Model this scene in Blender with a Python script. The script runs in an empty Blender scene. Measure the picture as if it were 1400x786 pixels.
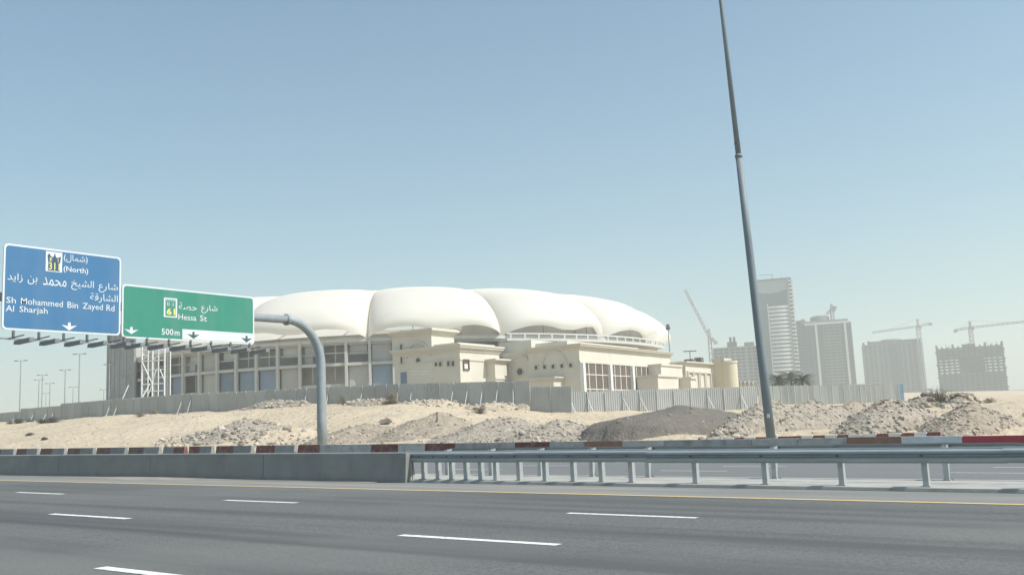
import bpy, math, random
import numpy as np
from math import sin, cos, pi, radians, atan, atan2, sqrt
from mathutils import Vector, Matrix
random.seed(7)
RNG = np.random.RandomState(11)
sc = bpy.context.scene
col = sc.collection

# ------------------------------------------------------------------ camera
F = 1329.0            # focal length in pixels of the 1400 px wide photograph
ROLL, H0, H, YAW = 0.045, 586.0, 1.65, radians(36)
PITCH = atan((H0 - 393) * cos(ROLL) / F)
_f0 = Vector((-sin(YAW), cos(YAW), 0)); _r0 = Vector((cos(YAW), sin(YAW), 0)); _up = Vector((0, 0, 1))
FW = _f0 * cos(PITCH) + _up * sin(PITCH); _u0 = _up * cos(PITCH) - _f0 * sin(PITCH)
RT = _r0 * cos(ROLL) - _u0 * sin(ROLL); UP = _u0 * cos(ROLL) + _r0 * sin(ROLL)
CAM = Vector((0, 0, H))
cd = bpy.data.cameras.new('camera'); cam = bpy.data.objects.new('camera', cd); col.objects.link(cam)
cd.sensor_width = 36; cd.lens = F / 1400 * 36; cd.clip_start = 0.1; cd.clip_end = 9000
m3 = Matrix((RT, UP, -FW)).transposed(); cam.matrix_world = Matrix.Translation(CAM) @ m3.to_4x4()
sc.camera = cam

# ------------------------------------------------------------------ sky, sun, exposure
SUN_EL, SUN_AZ = radians(51), radians(74)       # azimuth clockwise from +Y (+X is to the right along the road)
w = bpy.data.worlds.new('World'); sc.world = w; w.use_nodes = True
nt = w.node_tree; bg = nt.nodes['Background']
sky = nt.nodes.new('ShaderNodeTexSky'); sky.sky_type = 'NISHITA'; sky.sun_disc = False
sky.sun_elevation = SUN_EL; sky.sun_rotation = SUN_AZ
sky.air_density = 1.2; sky.dust_density = 1.4; sky.ozone_density = 2.5; sky.altitude = 0
tn = nt.nodes.new('ShaderNodeMix'); tn.data_type = 'RGBA'; tn.blend_type = 'MULTIPLY'; tn.inputs[0].default_value = 1.0; tn.inputs[7].default_value = (0.82, 1.0, 0.965, 1)   # dusty, slightly green air
nt.links.new(sky.outputs[0], tn.inputs[6]); nt.links.new(tn.outputs[2], bg.inputs[0]); bg.inputs[1].default_value = 0.104
sl = bpy.data.lights.new('sun', 'SUN'); sl.energy = 4.2; sl.angle = radians(0.6); sl.color = (1.0, 0.97, 0.92)
so = bpy.data.objects.new('sun', sl); col.objects.link(so)
SD = Vector((sin(SUN_AZ) * cos(SUN_EL), cos(SUN_AZ) * cos(SUN_EL), sin(SUN_EL)))
so.rotation_euler = SD.to_track_quat('Z', 'Y').to_euler(); so.location = (60, 20, 90)
vs = sc.view_settings; vs.view_transform = 'Standard'; vs.look = 'None'; vs.gamma = 1.0; vs.exposure = 0.46
vs.use_curve_mapping = False
sc.cycles.volume_bounces = 1; sc.cycles.max_bounces = 8; sc.cycles.use_denoising = True

# ------------------------------------------------------------------ helpers: pixel of the photograph -> point of the place
def ray(px, py): return FW + RT * ((px - 700) / F) + UP * ((393 - py) / F)
def aty(px, py, y): d = ray(px, py); return CAM + d * (y / d.y)
def atx(px, py, x): d = ray(px, py); return CAM + d * (x / d.x)
def att(px, py, t): return CAM + ray(px, py) * t
def onz(px, py, z): d = ray(px, py); return CAM + d * ((z - H) / d.z)
def hor(px): return H0 - 0.045 * (px - 700)
GR = -0.017                                         # the road climbs gently to the left
def plane(x): return GR * x

ORD = ['first', 'second', 'third', 'fourth', 'fifth', 'sixth', 'seventh', 'eighth', 'ninth', 'tenth', 'eleventh', 'twelfth',
       'thirteenth', 'fourteenth', 'fifteenth', 'sixteenth', 'seventeenth', 'eighteenth', 'nineteenth', 'twentieth']

# ------------------------------------------------------------------ materials
def mat(name, c, rough=0.8, var=0.12, scale=1.0, bump=0.0, bscale=8.0, metal=0.0, spec=0.3, c2=None, stretch=(1, 1, 1), detail=6.0, bdist=0.02):
    m = bpy.data.materials.new(name); m.use_nodes = True
    t = m.node_tree; b = t.nodes['Principled BSDF']
    b.inputs['Roughness'].default_value = rough; b.inputs['Metallic'].default_value = metal
    b.inputs['Specular IOR Level'].default_value = spec
    g = t.nodes.new('ShaderNodeNewGeometry'); mp = t.nodes.new('ShaderNodeMapping'); mp.inputs['Scale'].default_value = stretch
    t.links.new(g.outputs['Position'], mp.inputs[0])
    n = t.nodes.new('ShaderNodeTexNoise'); n.inputs['Scale'].default_value = scale; n.inputs['Detail'].default_value = detail
    n.inputs['Roughness'].default_value = 0.62
    t.links.new(mp.outputs[0], n.inputs['Vector'])
    r = t.nodes.new('ShaderNodeValToRGB'); e = r.color_ramp.elements
    c2 = c2 or tuple(min(1, k * (1 + var)) for k in c); c1 = tuple(k * (1 - var) for k in c)
    e[0].position = 0.3; e[0].color = (*c1, 1); e[1].position = 0.72; e[1].color = (*c2, 1)
    t.links.new(n.outputs['Fac'], r.inputs[0]); t.links.new(r.outputs[0], b.inputs['Base Color'])
    if bump:
        n2 = t.nodes.new('ShaderNodeTexNoise'); n2.inputs['Scale'].default_value = bscale; n2.inputs['Detail'].default_value = 8
        t.links.new(g.outputs['Position'], n2.inputs['Vector'])
        bp = t.nodes.new('ShaderNodeBump'); bp.inputs['Strength'].default_value = bump; bp.inputs['Distance'].default_value = bdist
        t.links.new(n2.outputs['Fac'], bp.inputs['Height']); t.links.new(bp.outputs[0], b.inputs['Normal'])
    m['ramp'] = r.name
    return m

def layer(m, c, scale, lo, hi, amount=1.0, stretch=(1, 1, 1), detail=4.0, rough=0.55):
    """Mix a second colour over a material by another noise (stains, dust, tracks)."""
    t = m.node_tree; b = t.nodes['Principled BSDF']; src = b.inputs['Base Color'].links[0].from_socket
    g = t.nodes.new('ShaderNodeNewGeometry'); mp = t.nodes.new('ShaderNodeMapping'); mp.inputs['Scale'].default_value = stretch
    t.links.new(g.outputs['Position'], mp.inputs[0])
    n = t.nodes.new('ShaderNodeTexNoise'); n.inputs['Scale'].default_value = scale; n.inputs['Detail'].default_value = detail
    n.inputs['Roughness'].default_value = rough
    t.links.new(mp.outputs[0], n.inputs['Vector'])
    mr = t.nodes.new('ShaderNodeMapRange'); mr.inputs[1].default_value = lo; mr.inputs[2].default_value = hi; mr.inputs[4].default_value = amount
    t.links.new(n.outputs['Fac'], mr.inputs[0])
    mx = t.nodes.new('ShaderNodeMix'); mx.data_type = 'RGBA'; mx.inputs[7].default_value = (*c, 1)
    t.links.new(mr.outputs[0], mx.inputs[0]); t.links.new(src, mx.inputs[6]); t.links.new(mx.outputs[2], b.inputs['Base Color'])
    return m

M = {}
M['asphalt'] = mat('asphalt', (0.108, 0.110, 0.105), 0.85, 0.10, 0.35, 0.5, 60, stretch=(0.12, 1.3, 1), bdist=0.006)
layer(M['asphalt'], (0.20, 0.198, 0.185), 30, 0.48, 0.7, 0.75, detail=3)
layer(M['asphalt'], (0.055, 0.058, 0.058), 14, 0.52, 0.7, 0.6, detail=4)
layer(M['asphalt'], (0.075, 0.078, 0.076), 0.8, 0.48, 0.62, 0.8, stretch=(0.03, 0.8, 1))
layer(M['asphalt'], (0.17, 0.168, 0.155), 0.25, 0.48, 0.66, 0.75, stretch=(0.25, 0.5, 1))
layer(M['asphalt'], (0.055, 0.057, 0.057), 0.5, 0.56, 0.64, 0.6, stretch=(0.02, 1.0, 1), detail=8)
M['asphalt_far'] = mat('asphalt_far', (0.15, 0.153, 0.15), 0.85, 0.08, 0.4, 0.4, 60, stretch=(0.1, 1, 1), bdist=0.006)
M['dust'] = mat('shoulder_asphalt', (0.20, 0.20, 0.19), 0.9, 0.12, 0.6, 0.4, 50, stretch=(0.15, 1.5, 1), bdist=0.006)
layer(M['dust'], (0.30, 0.275, 0.23), 0.7, 0.5, 0.72, 0.8, stretch=(0.15, 2, 1))
M['sanddust'] = mat('blown_sand_dust', (0.27, 0.25, 0.215), 0.95, 0.18, 2.0, stretch=(.4, 1, 1))
M['paint'] = mat('road_paint_white', (0.72, 0.71, 0.67), 0.6, 0.12, 6)
layer(M['paint'], (0.26, 0.26, 0.25), 14, 0.52, 0.7, 0.85)
M['paint_y'] = mat('road_paint_yellow', (0.66, 0.47, 0.20), 0.6, 0.12, 5)
layer(M['paint_y'], (0.42, 0.36, 0.24), 9, 0.55, 0.75, 0.6)
M['slab'] = mat('median_concrete', (0.36, 0.35, 0.32), 0.9, 0.16, 1.5, 0.3, 20)
layer(M['slab'], (0.2, 0.2, 0.19), 1.2, 0.55, 0.75, 0.7, stretch=(0.4, 2, 1))
M['wall'] = mat('barrier_concrete', (0.245, 0.245, 0.232), 0.9, 0.10, 1.2, 0.25, 25)
layer(M['wall'], (0.135, 0.14, 0.14), 1.1, 0.52, 0.75, 0.6, stretch=(0.8, 1, 0.25))
layer(M['wall'], (0.36, 0.34, 0.29), 0.9, 0.6, 0.8, 0.5, stretch=(0.5, 1, 1.5))
M['galv'] = mat('galvanised_steel', (0.35, 0.385, 0.395), 0.55, 0.14, 2.5, metal=0.4, spec=0.4, stretch=(0.4, 1, 2))
M['galv_post'] = mat('post_steel', (0.42, 0.44, 0.43), 0.55, 0.12, 6, metal=0.3)
M['pole'] = mat('pole_steel', (0.31, 0.345, 0.355), 0.55, 0.1, 2, metal=0.25)
M['pole_dark'] = mat('bracket_steel', (0.13, 0.14, 0.145), 0.6, 0.1, 3, metal=0.2)
M['lampgrey'] = mat('lamp_housing', (0.21, 0.22, 0.22), 0.6, 0.1, 3)
M['lamp_pole'] = mat('lamp_column_steel', (0.20, 0.235, 0.25), 0.65, 0.12, 1.5, metal=0.15, stretch=(1, 1, 0.3))
M['red'] = mat('red_block_paint', (0.19, 0.065, 0.055), 0.85, 0.2, 2.5)
layer(M['red'], (0.28, 0.21, 0.18), 3, 0.48, 0.7, 0.8)
M['redbright'] = mat('fresh_red_block_paint', (0.42, 0.05, 0.07), 0.7, 0.15, 2.5)
M['brown'] = mat('faded_red_block_paint', (0.29, 0.155, 0.105), 0.9, 0.2, 2.5)
M['dirtywhite'] = mat('dirty_white_block_paint', (0.42, 0.40, 0.37), 0.9, 0.2, 1.6)
layer(M['dirtywhite'], (0.25, 0.24, 0.225), 1.8, 0.5, 0.7, 0.8)
M['shadedwhite'] = mat('shaded_dirty_white_paint', (0.27, 0.265, 0.25), 0.9, 0.2, 1.6)  # dirty white paint of the left blocks, their shade put into a darker colour
M['darkred'] = mat('dull_dark_red_paint', (0.18, 0.105, 0.09), 0.9, 0.2, 2.5)
layer(M['darkred'], (0.22, 0.19, 0.17), 3, 0.5, 0.7, 0.8)
M['white'] = mat('white_block_paint', (0.62, 0.63, 0.62), 0.8, 0.12, 2)
M['kerbwhite'] = mat('kerb_white', (0.66, 0.65, 0.62), 0.8, 0.1, 2)
M['sand'] = mat('desert_sand', (0.475, 0.385, 0.275), 0.95, 0.08, 0.09, 0.9, 1.6, spec=0.1, c2=(0.54, 0.45, 0.33), bdist=0.35, detail=8)
layer(M['sand'], (0.34, 0.28, 0.215), 0.22, 0.52, 0.72, 0.75, detail=10, rough=0.7)
layer(M['sand'], (0.58, 0.50, 0.40), 1.4, 0.56, 0.72, 0.7, detail=8, rough=0.7)
layer(M['sand'], (0.27, 0.23, 0.18), 2.6, 0.6, 0.72, 0.7, detail=8, rough=0.75)
M['spoil'] = mat('grey_brown_spoil', (0.33, 0.275, 0.215), 0.95, 0.25, 1.3, 1.0, 3.0, spec=0.1, detail=10, bdist=0.3)
M['greyspoil'] = mat('grey_rubble_spoil', (0.345, 0.30, 0.245), 0.95, 0.28, 1.8, 1.0, 3.5, spec=0.1, detail=10, bdist=0.3)
M['darkgravel'] = mat('dark_gravel', (0.165, 0.147, 0.125), 0.95, 0.2, 2.0, 0.9, 7, spec=0.1, detail=10, bdist=0.12)
M['rock'] = mat('pale_rubble', (0.45, 0.395, 0.32), 0.95, 0.3, 1.2, spec=0.1)
M['rockdark'] = mat('brown_rubble', (0.28, 0.235, 0.19), 0.95, 0.3, 1.2, spec=0.1)
M['rockgrey'] = mat('grey_rubble', (0.34, 0.31, 0.265), 0.95, 0.3, 1.5, spec=0.1)
M['sheet'] = mat('hoarding_sheet', (0.42, 0.425, 0.405), 0.6, 0.09, 0.5, spec=0.3)
M['sheet2'] = mat('hoarding_sheet_left', (0.42, 0.415, 0.385), 0.65, 0.09, 0.4, spec=0.3)
M['sheetgreen'] = mat('hoarding_sheet_green_grey', (0.27, 0.28, 0.255), 0.6, 0.14, 0.8, stretch=(1, 1, .2), spec=0.3)
M['bluepanel'] = mat('blue_sheet', (0.14, 0.23, 0.31), 0.6, 0.12, 0.8)
M['strut'] = mat('white_pipe', (0.62, 0.62, 0.60), 0.6, 0.1, 2)
M['cream'] = mat('cream_render', (0.60, 0.56, 0.475), 0.9, 0.05, 0.25, c2=(0.64, 0.60, 0.51))
M['creamtrim'] = mat('cream_trim', (0.58, 0.54, 0.45), 0.9, 0.06, 0.5)
layer(M['cream'], (0.47, 0.43, 0.36), 0.5, 0.5, 0.75, 0.45, stretch=(1, 1, .08), detail=6)
M['yellowcream'] = mat('yellow_cream_render', (0.62, 0.55, 0.40), 0.9, 0.05, 0.3)
M['brownwin'] = mat('brown_blind', (0.13, 0.10, 0.08), 0.5, 0.25, 0.9, stretch=(1, 1, 0.05))
M['glassdark'] = mat('dark_glass', (0.045, 0.05, 0.055), 0.25, 0.3, 0.5, spec=0.5)
M['white_frame'] = mat('white_frame', (0.70, 0.69, 0.65), 0.6, 0.05, 1)
M['bluedoor'] = mat('blue_grey_door', (0.14, 0.19, 0.28), 0.6, 0.1, 1)
M['stone'] = mat('stadium_concrete', (0.40, 0.39, 0.36), 0.9, 0.08, 0.2)
M['stonelight'] = mat('stadium_column', (0.50, 0.49, 0.45), 0.85, 0.06, 0.3)
M['stonedark'] = mat('stadium_inner', (0.42, 0.42, 0.395), 0.9, 0.2, 0.15)
M['netting'] = mat('grey_netting', (0.34, 0.345, 0.335), 0.95, 0.18, 0.25)
M['infill'] = mat('stadium_infill', (0.43, 0.42, 0.385), 0.85, 0.08, 0.3)
M['infilllight'] = mat('stadium_light_panel', (0.50, 0.50, 0.48), 0.8, 0.05, 0.3)
M['bluefill'] = mat('stadium_blue_panel', (0.22, 0.28, 0.35), 0.6, 0.1, 0.3)
M['ringwhite'] = mat('stadium_white_rail', (0.56, 0.55, 0.51), 0.7, 0.05, 0.3)
M['greyunder'] = mat('stand_back', (0.36, 0.35, 0.325), 0.9, 0.15, 0.2)
M['tower_grey'] = mat('grey_concrete_tower', (0.19, 0.18, 0.165), 0.9, 0.12, 0.06)
M['tower_dark'] = mat('dark_concrete_frame', (0.12, 0.112, 0.10), 0.9, 0.2, 0.08)
M['tower_lite'] = mat('pale_concrete_tower', (0.29, 0.275, 0.25), 0.9, 0.1, 0.06)
M['tower_white'] = mat('white_cladding', (0.72, 0.71, 0.68), 0.7, 0.04, 0.1)
M['tower_glass'] = mat('grey_green_glass', (0.11, 0.145, 0.145), 0.4, 0.1, 0.05, spec=0.4)
M['crownpale'] = mat('pale_green_cladding', (0.36, 0.385, 0.36), 0.7, 0.05, 0.1)
M['tower_win'] = mat('tower_window', (0.09, 0.10, 0.105), 0.3, 0.2, 0.3, spec=0.5)
M['crane'] = mat('crane_steel', (0.34, 0.28, 0.26), 0.7, 0.1, 0.3)
M['crane_pale'] = mat('pale_crane_steel', (0.42, 0.40, 0.38), 0.7, 0.1, 0.3)
M['palm'] = mat('palm_leaf', (0.085, 0.10, 0.06), 0.7, 0.3, 0.6)
M['trunk'] = mat('palm_trunk', (0.16, 0.125, 0.09), 0.9, 0.2, 3)
M['twig'] = mat('dry_twig', (0.26, 0.22, 0.165), 0.9, 0.25, 2)
M['twigdark'] = mat('grey_green_twig', (0.11, 0.108, 0.08), 0.9, 0.25, 2)
M['signblue'] = mat('sign_blue', (0.055, 0.17, 0.32), 0.45, 0.05, 0.6)
M['signgreen'] = mat('sign_green', (0.045, 0.235, 0.165), 0.45, 0.05, 0.6)
layer(M['signblue'], (0.12, 0.20, 0.31), 0.7, 0.45, 0.75, 0.5, stretch=(1, 1.5, .3)); layer(M['signgreen'], (0.11, 0.26, 0.20), 0.7, 0.45, 0.75, 0.5, stretch=(1, 1.5, .3))
M['signwhite'] = mat('sign_white', (0.64, 0.66, 0.66), 0.5, 0.06, .8)
M['signyellow'] = mat('sign_yellow', (0.78, 0.72, 0.20), 0.45, 0.03, 1)
M['signdark'] = mat('sign_dark', (0.06, 0.10, 0.09), 0.5, 0.05, 1)
M['signnavy'] = mat('sign_navy', (0.05, 0.09, 0.16), 0.5, 0.05, 1)
M['marker'] = mat('end_marker_board', (0.55, 0.53, 0.42), 0.6, 0.2, 10)
M['black'] = mat('dark_rubber', (0.05, 0.05, 0.05), 0.7, 0.1, 3)
def tentmat():
    m = bpy.data.materials.new('white_membrane'); m.use_nodes = True; t = m.node_tree
    for n in list(t.nodes): t.nodes.remove(n)
    o = t.nodes.new('ShaderNodeOutputMaterial'); d = t.nodes.new('ShaderNodeBsdfDiffuse'); tr = t.nodes.new('ShaderNodeBsdfTranslucent'); mx = t.nodes.new('ShaderNodeMixShader')
    g = t.nodes.new('ShaderNodeNewGeometry'); n = t.nodes.new('ShaderNodeTexNoise'); n.inputs['Scale'].default_value = 0.12; n.inputs['Detail'].default_value = 5
    t.links.new(g.outputs['Position'], n.inputs['Vector']); r = t.nodes.new('ShaderNodeValToRGB')
    r.color_ramp.elements[0].color = (0.88, 0.84, 0.755, 1); r.color_ramp.elements[1].color = (0.92, 0.885, 0.815, 1)
    t.links.new(n.outputs['Fac'], r.inputs[0]); t.links.new(r.outputs[0], d.inputs[0]); t.links.new(r.outputs[0], tr.inputs[0])
    mx.inputs[0].default_value = 0.45
    t.links.new(d.outputs[0], mx.inputs[1]); t.links.new(tr.outputs[0], mx.inputs[2]); t.links.new(mx.outputs[0], o.inputs[0])
    return m
M['tent'] = tentmat()
def objvar(m, amt):
    t = m.node_tree; b = t.nodes['Principled BSDF']; src = b.inputs['Base Color'].links[0].from_socket
    oi = t.nodes.new('ShaderNodeObjectInfo'); mr = t.nodes.new('ShaderNodeMapRange'); mr.inputs[3].default_value = 1 - amt; mr.inputs[4].default_value = 1 + amt
    hs = t.nodes.new('ShaderNodeHueSaturation'); t.links.new(oi.outputs['Random'], mr.inputs[0]); t.links.new(mr.outputs[0], hs.inputs['Value'])
    t.links.new(src, hs.inputs['Color']); t.links.new(hs.outputs[0], b.inputs['Base Color'])
for k, a in (('sheet', .10), ('sheet2', .08), ('sheetgreen', .12), ('dirtywhite', .14), ('shadedwhite', .15), ('red', .15), ('wall', .06), ('infill', .15), ('bluefill', .12), ('infilllight', .12), ('tower_win', .3)): objvar(M[k], a)

# ------------------------------------------------------------------ mesh building
BASE = {}
class MB:
    def __init__(s): s.v = []; s.f = []; s.mi = []; s.cur = 0
    def add(s, vs, fs):
        o = len(s.v); s.v += [tuple(v) for v in vs]
        for f in fs: s.f.append(tuple(o + i for i in f)); s.mi.append(s.cur)
        return s
    def hexa(s, p):      # 8 corners: bottom ring 0-3, top ring 4-7
        return s.add(p, [(3, 2, 1, 0), (4, 5, 6, 7), (0, 1, 5, 4), (1, 2, 6, 5), (2, 3, 7, 6), (3, 0, 4, 7)])
    def box(s, x0, x1, y0, y1, z0, z1, fr=None):
        p = [Vector((x, y, z)) for z in (z0, z1) for x, y in ((x0, y0), (x1, y0), (x1, y1), (x0, y1))]
        if fr: p = [fr(q.x, q.y, q.z) for q in p]
        return s.hexa(p)
    def bar(s, a, b, wd, ht=None):
        a = Vector(a); b = Vector(b); d = (b - a).normalized(); ht = ht or wd
        u = Vector((0, 0, 1)) if abs(d.z) < 0.9 else Vector((1, 0, 0))
        r = d.cross(u).normalized() * wd / 2; q = r.cross(d).normalized() * ht / 2
        return s.hexa([a - r - q, a + r - q, a + r + q, a - r + q, b - r - q, b + r - q, b + r + q, b - r + q])
    def tube(s, pts, rad, n=12, cap=True):
        pts = [Vector(p) for p in pts]; rings = []; o = len(s.v); prev = None
        for i, p in enumerate(pts):
            d = (pts[min(i + 1, len(pts) - 1)] - pts[max(i - 1, 0)]).normalized()
            if prev is None:
                u = Vector((1, 0, 0)) if abs(d.x) < 0.9 else Vector((0, 1, 0)); u = (u - d * u.dot(d)).normalized()
            else: u = (prev - d * prev.dot(d)).normalized()
            prev = u; v = d.cross(u); r = rad[i] if hasattr(rad, '__len__') else rad
            for k in range(n): s.v.append(tuple(p + (u * cos(2 * pi * k / n) + v * sin(2 * pi * k / n)) * r))
        for i in range(len(pts) - 1):
            for k in range(n):
                s.f.append((o + i * n + k, o + i * n + (k + 1) % n, o + (i + 1) * n + (k + 1) % n, o + (i + 1) * n + k)); s.mi.append(s.cur)
        if cap:
            s.f.append(tuple(o + k for k in reversed(range(n)))); s.mi.append(s.cur)
            e = o + (len(pts) - 1) * n; s.f.append(tuple(e + k for k in range(n))); s.mi.append(s.cur)
        return s
    def grid(s, P):      # P[i][j] points
        o = len(s.v); a = len(P); b = len(P[0])
        for r in P: s.v += [tuple(p) for p in r]
        for i in range(a - 1):
            for j in range(b - 1):
                s.f.append((o + i * b + j, o + (i + 1) * b + j, o + (i + 1) * b + j + 1, o + i * b + j + 1)); s.mi.append(s.cur)
        return s
    def build(s, name, m, parent=None, smooth=False):
        b = BASE.get(parent.name, Vector((0, 0, 0))) if parent else Vector((0, 0, 0))
        me = bpy.data.meshes.new(name); me.from_pydata([(x - b.x, y - b.y, z - b.z) for x, y, z in s.v], [], s.f)
        for k in (m if isinstance(m, (list, tuple)) else [m]): me.materials.append(M[k] if isinstance(k, str) else k)
        if isinstance(m, (list, tuple)): me.polygons.foreach_set('material_index', s.mi)
        if smooth: me.polygons.foreach_set('use_smooth', [True] * len(me.polygons))
        me.update()
        o = bpy.data.objects.new(name, me); col.objects.link(o)
        if parent: o.parent = parent; BASE[o.name] = b
        return o
def tag(o, label=None, cat=None, group=None, kind=None):
    if label: o['label'] = label
    if cat: o['category'] = cat
    if group: o['group'] = group
    if kind: o['kind'] = kind
    return o
def thing(name, base, label, cat, group=None):
    o = bpy.data.objects.new(name, None); o.empty_display_size = 0.3; col.objects.link(o); o.location = base
    BASE[o.name] = Vector(base); return tag(o, label, cat, group)
def single(mb, name, m, base, label, cat, group=None, smooth=False):
    """a thing that is one mesh, with its origin at its base"""
    base = Vector(base); mb.v = [(x - base.x, y - base.y, z - base.z) for x, y, z in mb.v]
    o = mb.build(name, m, None, smooth); o.location = base; return tag(o, label, cat, group)
def put(name, me, loc, parent, rot=None, scale=None):
    o = bpy.data.objects.new(name, me); col.objects.link(o)
    o.parent = parent; o.location = Vector(loc) - BASE[parent.name]
    if rot: o.rotation_euler = rot
    if scale: o.scale = scale
    return o
def copy_tree(o, parent=None):
    c = o.copy(); col.objects.link(c); c.parent = parent
    for ch in o.children: copy_tree(ch, c)
    return c
def mesh_only(mb, name, m):
    me = bpy.data.meshes.new(name); me.from_pydata(mb.v, [], mb.f); me.materials.append(M[m]); me.update(); return me

# value noise
_perm = RNG.rand(256, 256)
def vnoise(x, y):
    xi = np.floor(x).astype(int); yi = np.floor(y).astype(int); fx = x - xi; fy = y - yi
    fx = fx * fx * (3 - 2 * fx); fy = fy * fy * (3 - 2 * fy)
    g = lambda a, b: _perm[a % 256, b % 256]
    return (g(xi, yi) * (1 - fx) + g(xi + 1, yi) * fx) * (1 - fy) + (g(xi, yi + 1) * (1 - fx) + g(xi + 1, yi + 1) * fx) * fy
def fbm(x, y, o=4):
    s = 0; a = 0.5
    for k in range(o): s = s + a * (vnoise(x * 2 ** k + 17.3 * k, y * 2 ** k + 5.1 * k) - 0.5); a *= 0.5
    return s

# ------------------------------------------------------------------ the ground
FARY0, FARY1 = 23.5, 41.6
def farroad(x, y): return plane(x) - 0.02 * max(0, y - FARY0)
BANK = [(p.x, p.z) for p in (aty(px, py, 85) for px, py in ((0, 575), (85, 572), (176, 568), (250, 565), (400, 556), (500, 552), (600, 551), (715, 556)))] + \
       [(-54, 2.9), (-42, 2.45), (-19, 1.75), (40, 1.0), (400, -4)]
BX = np.array([b[0] for b in BANK]); BZ = np.array([b[1] for b in BANK])
def zground(x, y, rough=True):
    x = np.asarray(x, float); y = np.asarray(y, float)
    z0 = GR * np.clip(x, -700, 700) - 0.38
    zb = np.interp(x, BX, BZ)
    s = np.clip((y - 44.5) / 40.5, 0, 1); s = 0.45 * s + 0.55 * s * s * (3 - 2 * s)
    far = 0.0085 * np.clip(y - 85, 0, 1100)
    z = z0 + (zb - z0) * s + far
    if rough:
        k = np.clip((y - 43) / 8, 0, 1); q = np.clip((140 - y) / 30, 0.15, 1)
        z = z + k * q * (1.5 * fbm(x / 14, y / 9, 4) + 0.5 * fbm(x / 3, y / 3, 3) + 0.16 * fbm(x / 0.9, y / 0.9, 2))
    return z
def zg(x, y): return float(zground(np.array([x]), np.array([y]))[0])
def terrain():
    xs = np.concatenate([np.linspace(-2600, -420, 14)[:-1], np.linspace(-420, -190, 40)[:-1], np.arange(-190, 30, 0.75), np.linspace(30, 200, 20), np.linspace(260, 2600, 10)])
    ys = np.concatenate([[42.0], np.arange(42.6, 100, 0.6), np.arange(100, 180, 2.0), np.linspace(182, 400, 14), np.linspace(450, 2600, 14)])
    X, Y = np.meshgrid(xs, ys, indexing='ij'); Z = zground(X, Y)
    a, b = X.shape; co = np.stack([X, Y, Z], -1).reshape(-1, 3)
    idx = np.arange(a * b).reshape(a, b); fs = np.stack([idx[:-1, :-1], idx[1:, :-1], idx[1:, 1:], idx[:-1, 1:]], -1).reshape(-1, 4)
    me = bpy.data.meshes.new('desert_ground'); me.from_pydata(co.tolist(), [], fs.tolist()); me.materials.append(M['sand'])
    me.polygons.foreach_set('use_smooth', [True] * len(me.polygons)); me.update()
    o = bpy.data.objects.new('desert_ground', me); col.objects.link(o); o['kind'] = 'structure'
terrain()
def sheet(name, m, x0, x1, prof, n=1, kind='structure'):
    """strip along the road; prof = [(y, dz above the road plane)...]"""
    mb = MB(); xs = [x0 + (x1 - x0) * i / n for i in range(n + 1)]
    mb.grid([[(x, y, plane(x) + dz) for y, dz in prof] for x in xs])
    o = mb.build(name, m); o['kind'] = kind; return o
XL, XR = -420, 320
sheet('road', 'asphalt', XL, XR, [(-14, 0), (18.15, 0)], 8)
sheet('road_shoulder', 'dust', XL, XR, [(18.15, 0.0), (20.34, 0.0)], 8)
sheet('median', 'slab', XL, XR, [(20.32, -0.05), (20.36, 0.06), (21.45, 0.075), (21.46, 0.05), (21.50, 0.05), (21.51, 0.075), (22.85, 0.06), (22.9, -0.05)], 8)
sheet('far_road', 'asphalt_far', XL, XR, [(22.88, 0.0), (FARY0, 0.0), (FARY1, -0.02 * (FARY1 - FARY0)), (42.05, -0.02 * (42.05 - FARY0))], 8)
sheet('near_ground', 'sand', -2600, 2600, [(-700, -0.6), (-14, -0.05)], 4)
mk = [('paint_y', -200, 150, 17.93, 18.09, 0.006), ('paint_y', -200, 150, 23.44, 23.58, 0.006)]
def mark(m, x0, x1, y0, y1, dz, name):
    mb = MB(); n = max(1, int((x1 - x0) / 30))
    mb.grid([[(x, y, (farroad(x, y) if y > 23 else plane(x)) + dz) for y in (y0, y1)] for x in [x0 + (x1 - x0) * i / n for i in range(n + 1)]])
    o = mb.build(name, m); o['kind'] = 'structure'; return o
for a in mk: mark(*a, 'edge_line')
for yc, x0, per, ln, wd in ((14.42, -9.5, 9.4, 2.45, 0.16), (10.83, -10.1, 9.75, 2.8, 0.17), (6.85, -11.4, 9.75, 2.8, 0.18), (27.15, -14.4, 8.3, 2.2, 0.15), (30.8, -14.0, 8.3, 2.2, 0.15), (34.5, -12, 8.3, 2.2, 0.15)):
    for k in range(-9, 4):
        x = x0 + per * k
        mark('paint', x, x + ln, yc - wd / 2, yc + wd / 2, 0.006, 'lane_dash')

# ------------------------------------------------------------------ median: concrete wall and guard rails
def median_wall():
    x1 = aty(556, 640, 20.2).x; base = Vector((x1 - 10, 20.35, plane(x1 - 10)))
    t = thing('median_wall', base, 'dark grey concrete median wall ending where the steel guardrail starts', 'wall')
    seg = 6.0; x = x1; k = 0
    while x > -150:
        a = max(-150, x - seg); mb = MB()
        pr = [(20.16, 0.0), (20.16, 0.09), (20.2, 0.80), (20.22, 0.82), (20.46, 0.82), (20.48, 0.80), (20.54, 0.0)]
        dz = random.uniform(-0.006, 0.006); dy = random.uniform(-0.008, 0.008)
        n = len(pr); A = [(a + 0.012, y + dy, plane(a) + z + (dz if z > .1 else 0)) for y, z in pr]; B = [(x - 0.012, y + dy, plane(x) + z + (dz if z > .1 else 0)) for y, z in pr]
        mb.add(A + B, [(i, i + n, i + n + 1, i + 1) for i in range(n - 1)] + [tuple(range(n)), tuple(reversed(range(n, 2 * n)))])
        mb.build('wall_segment', 'wall', t); x -= seg; k += 1
median_wall()
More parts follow.
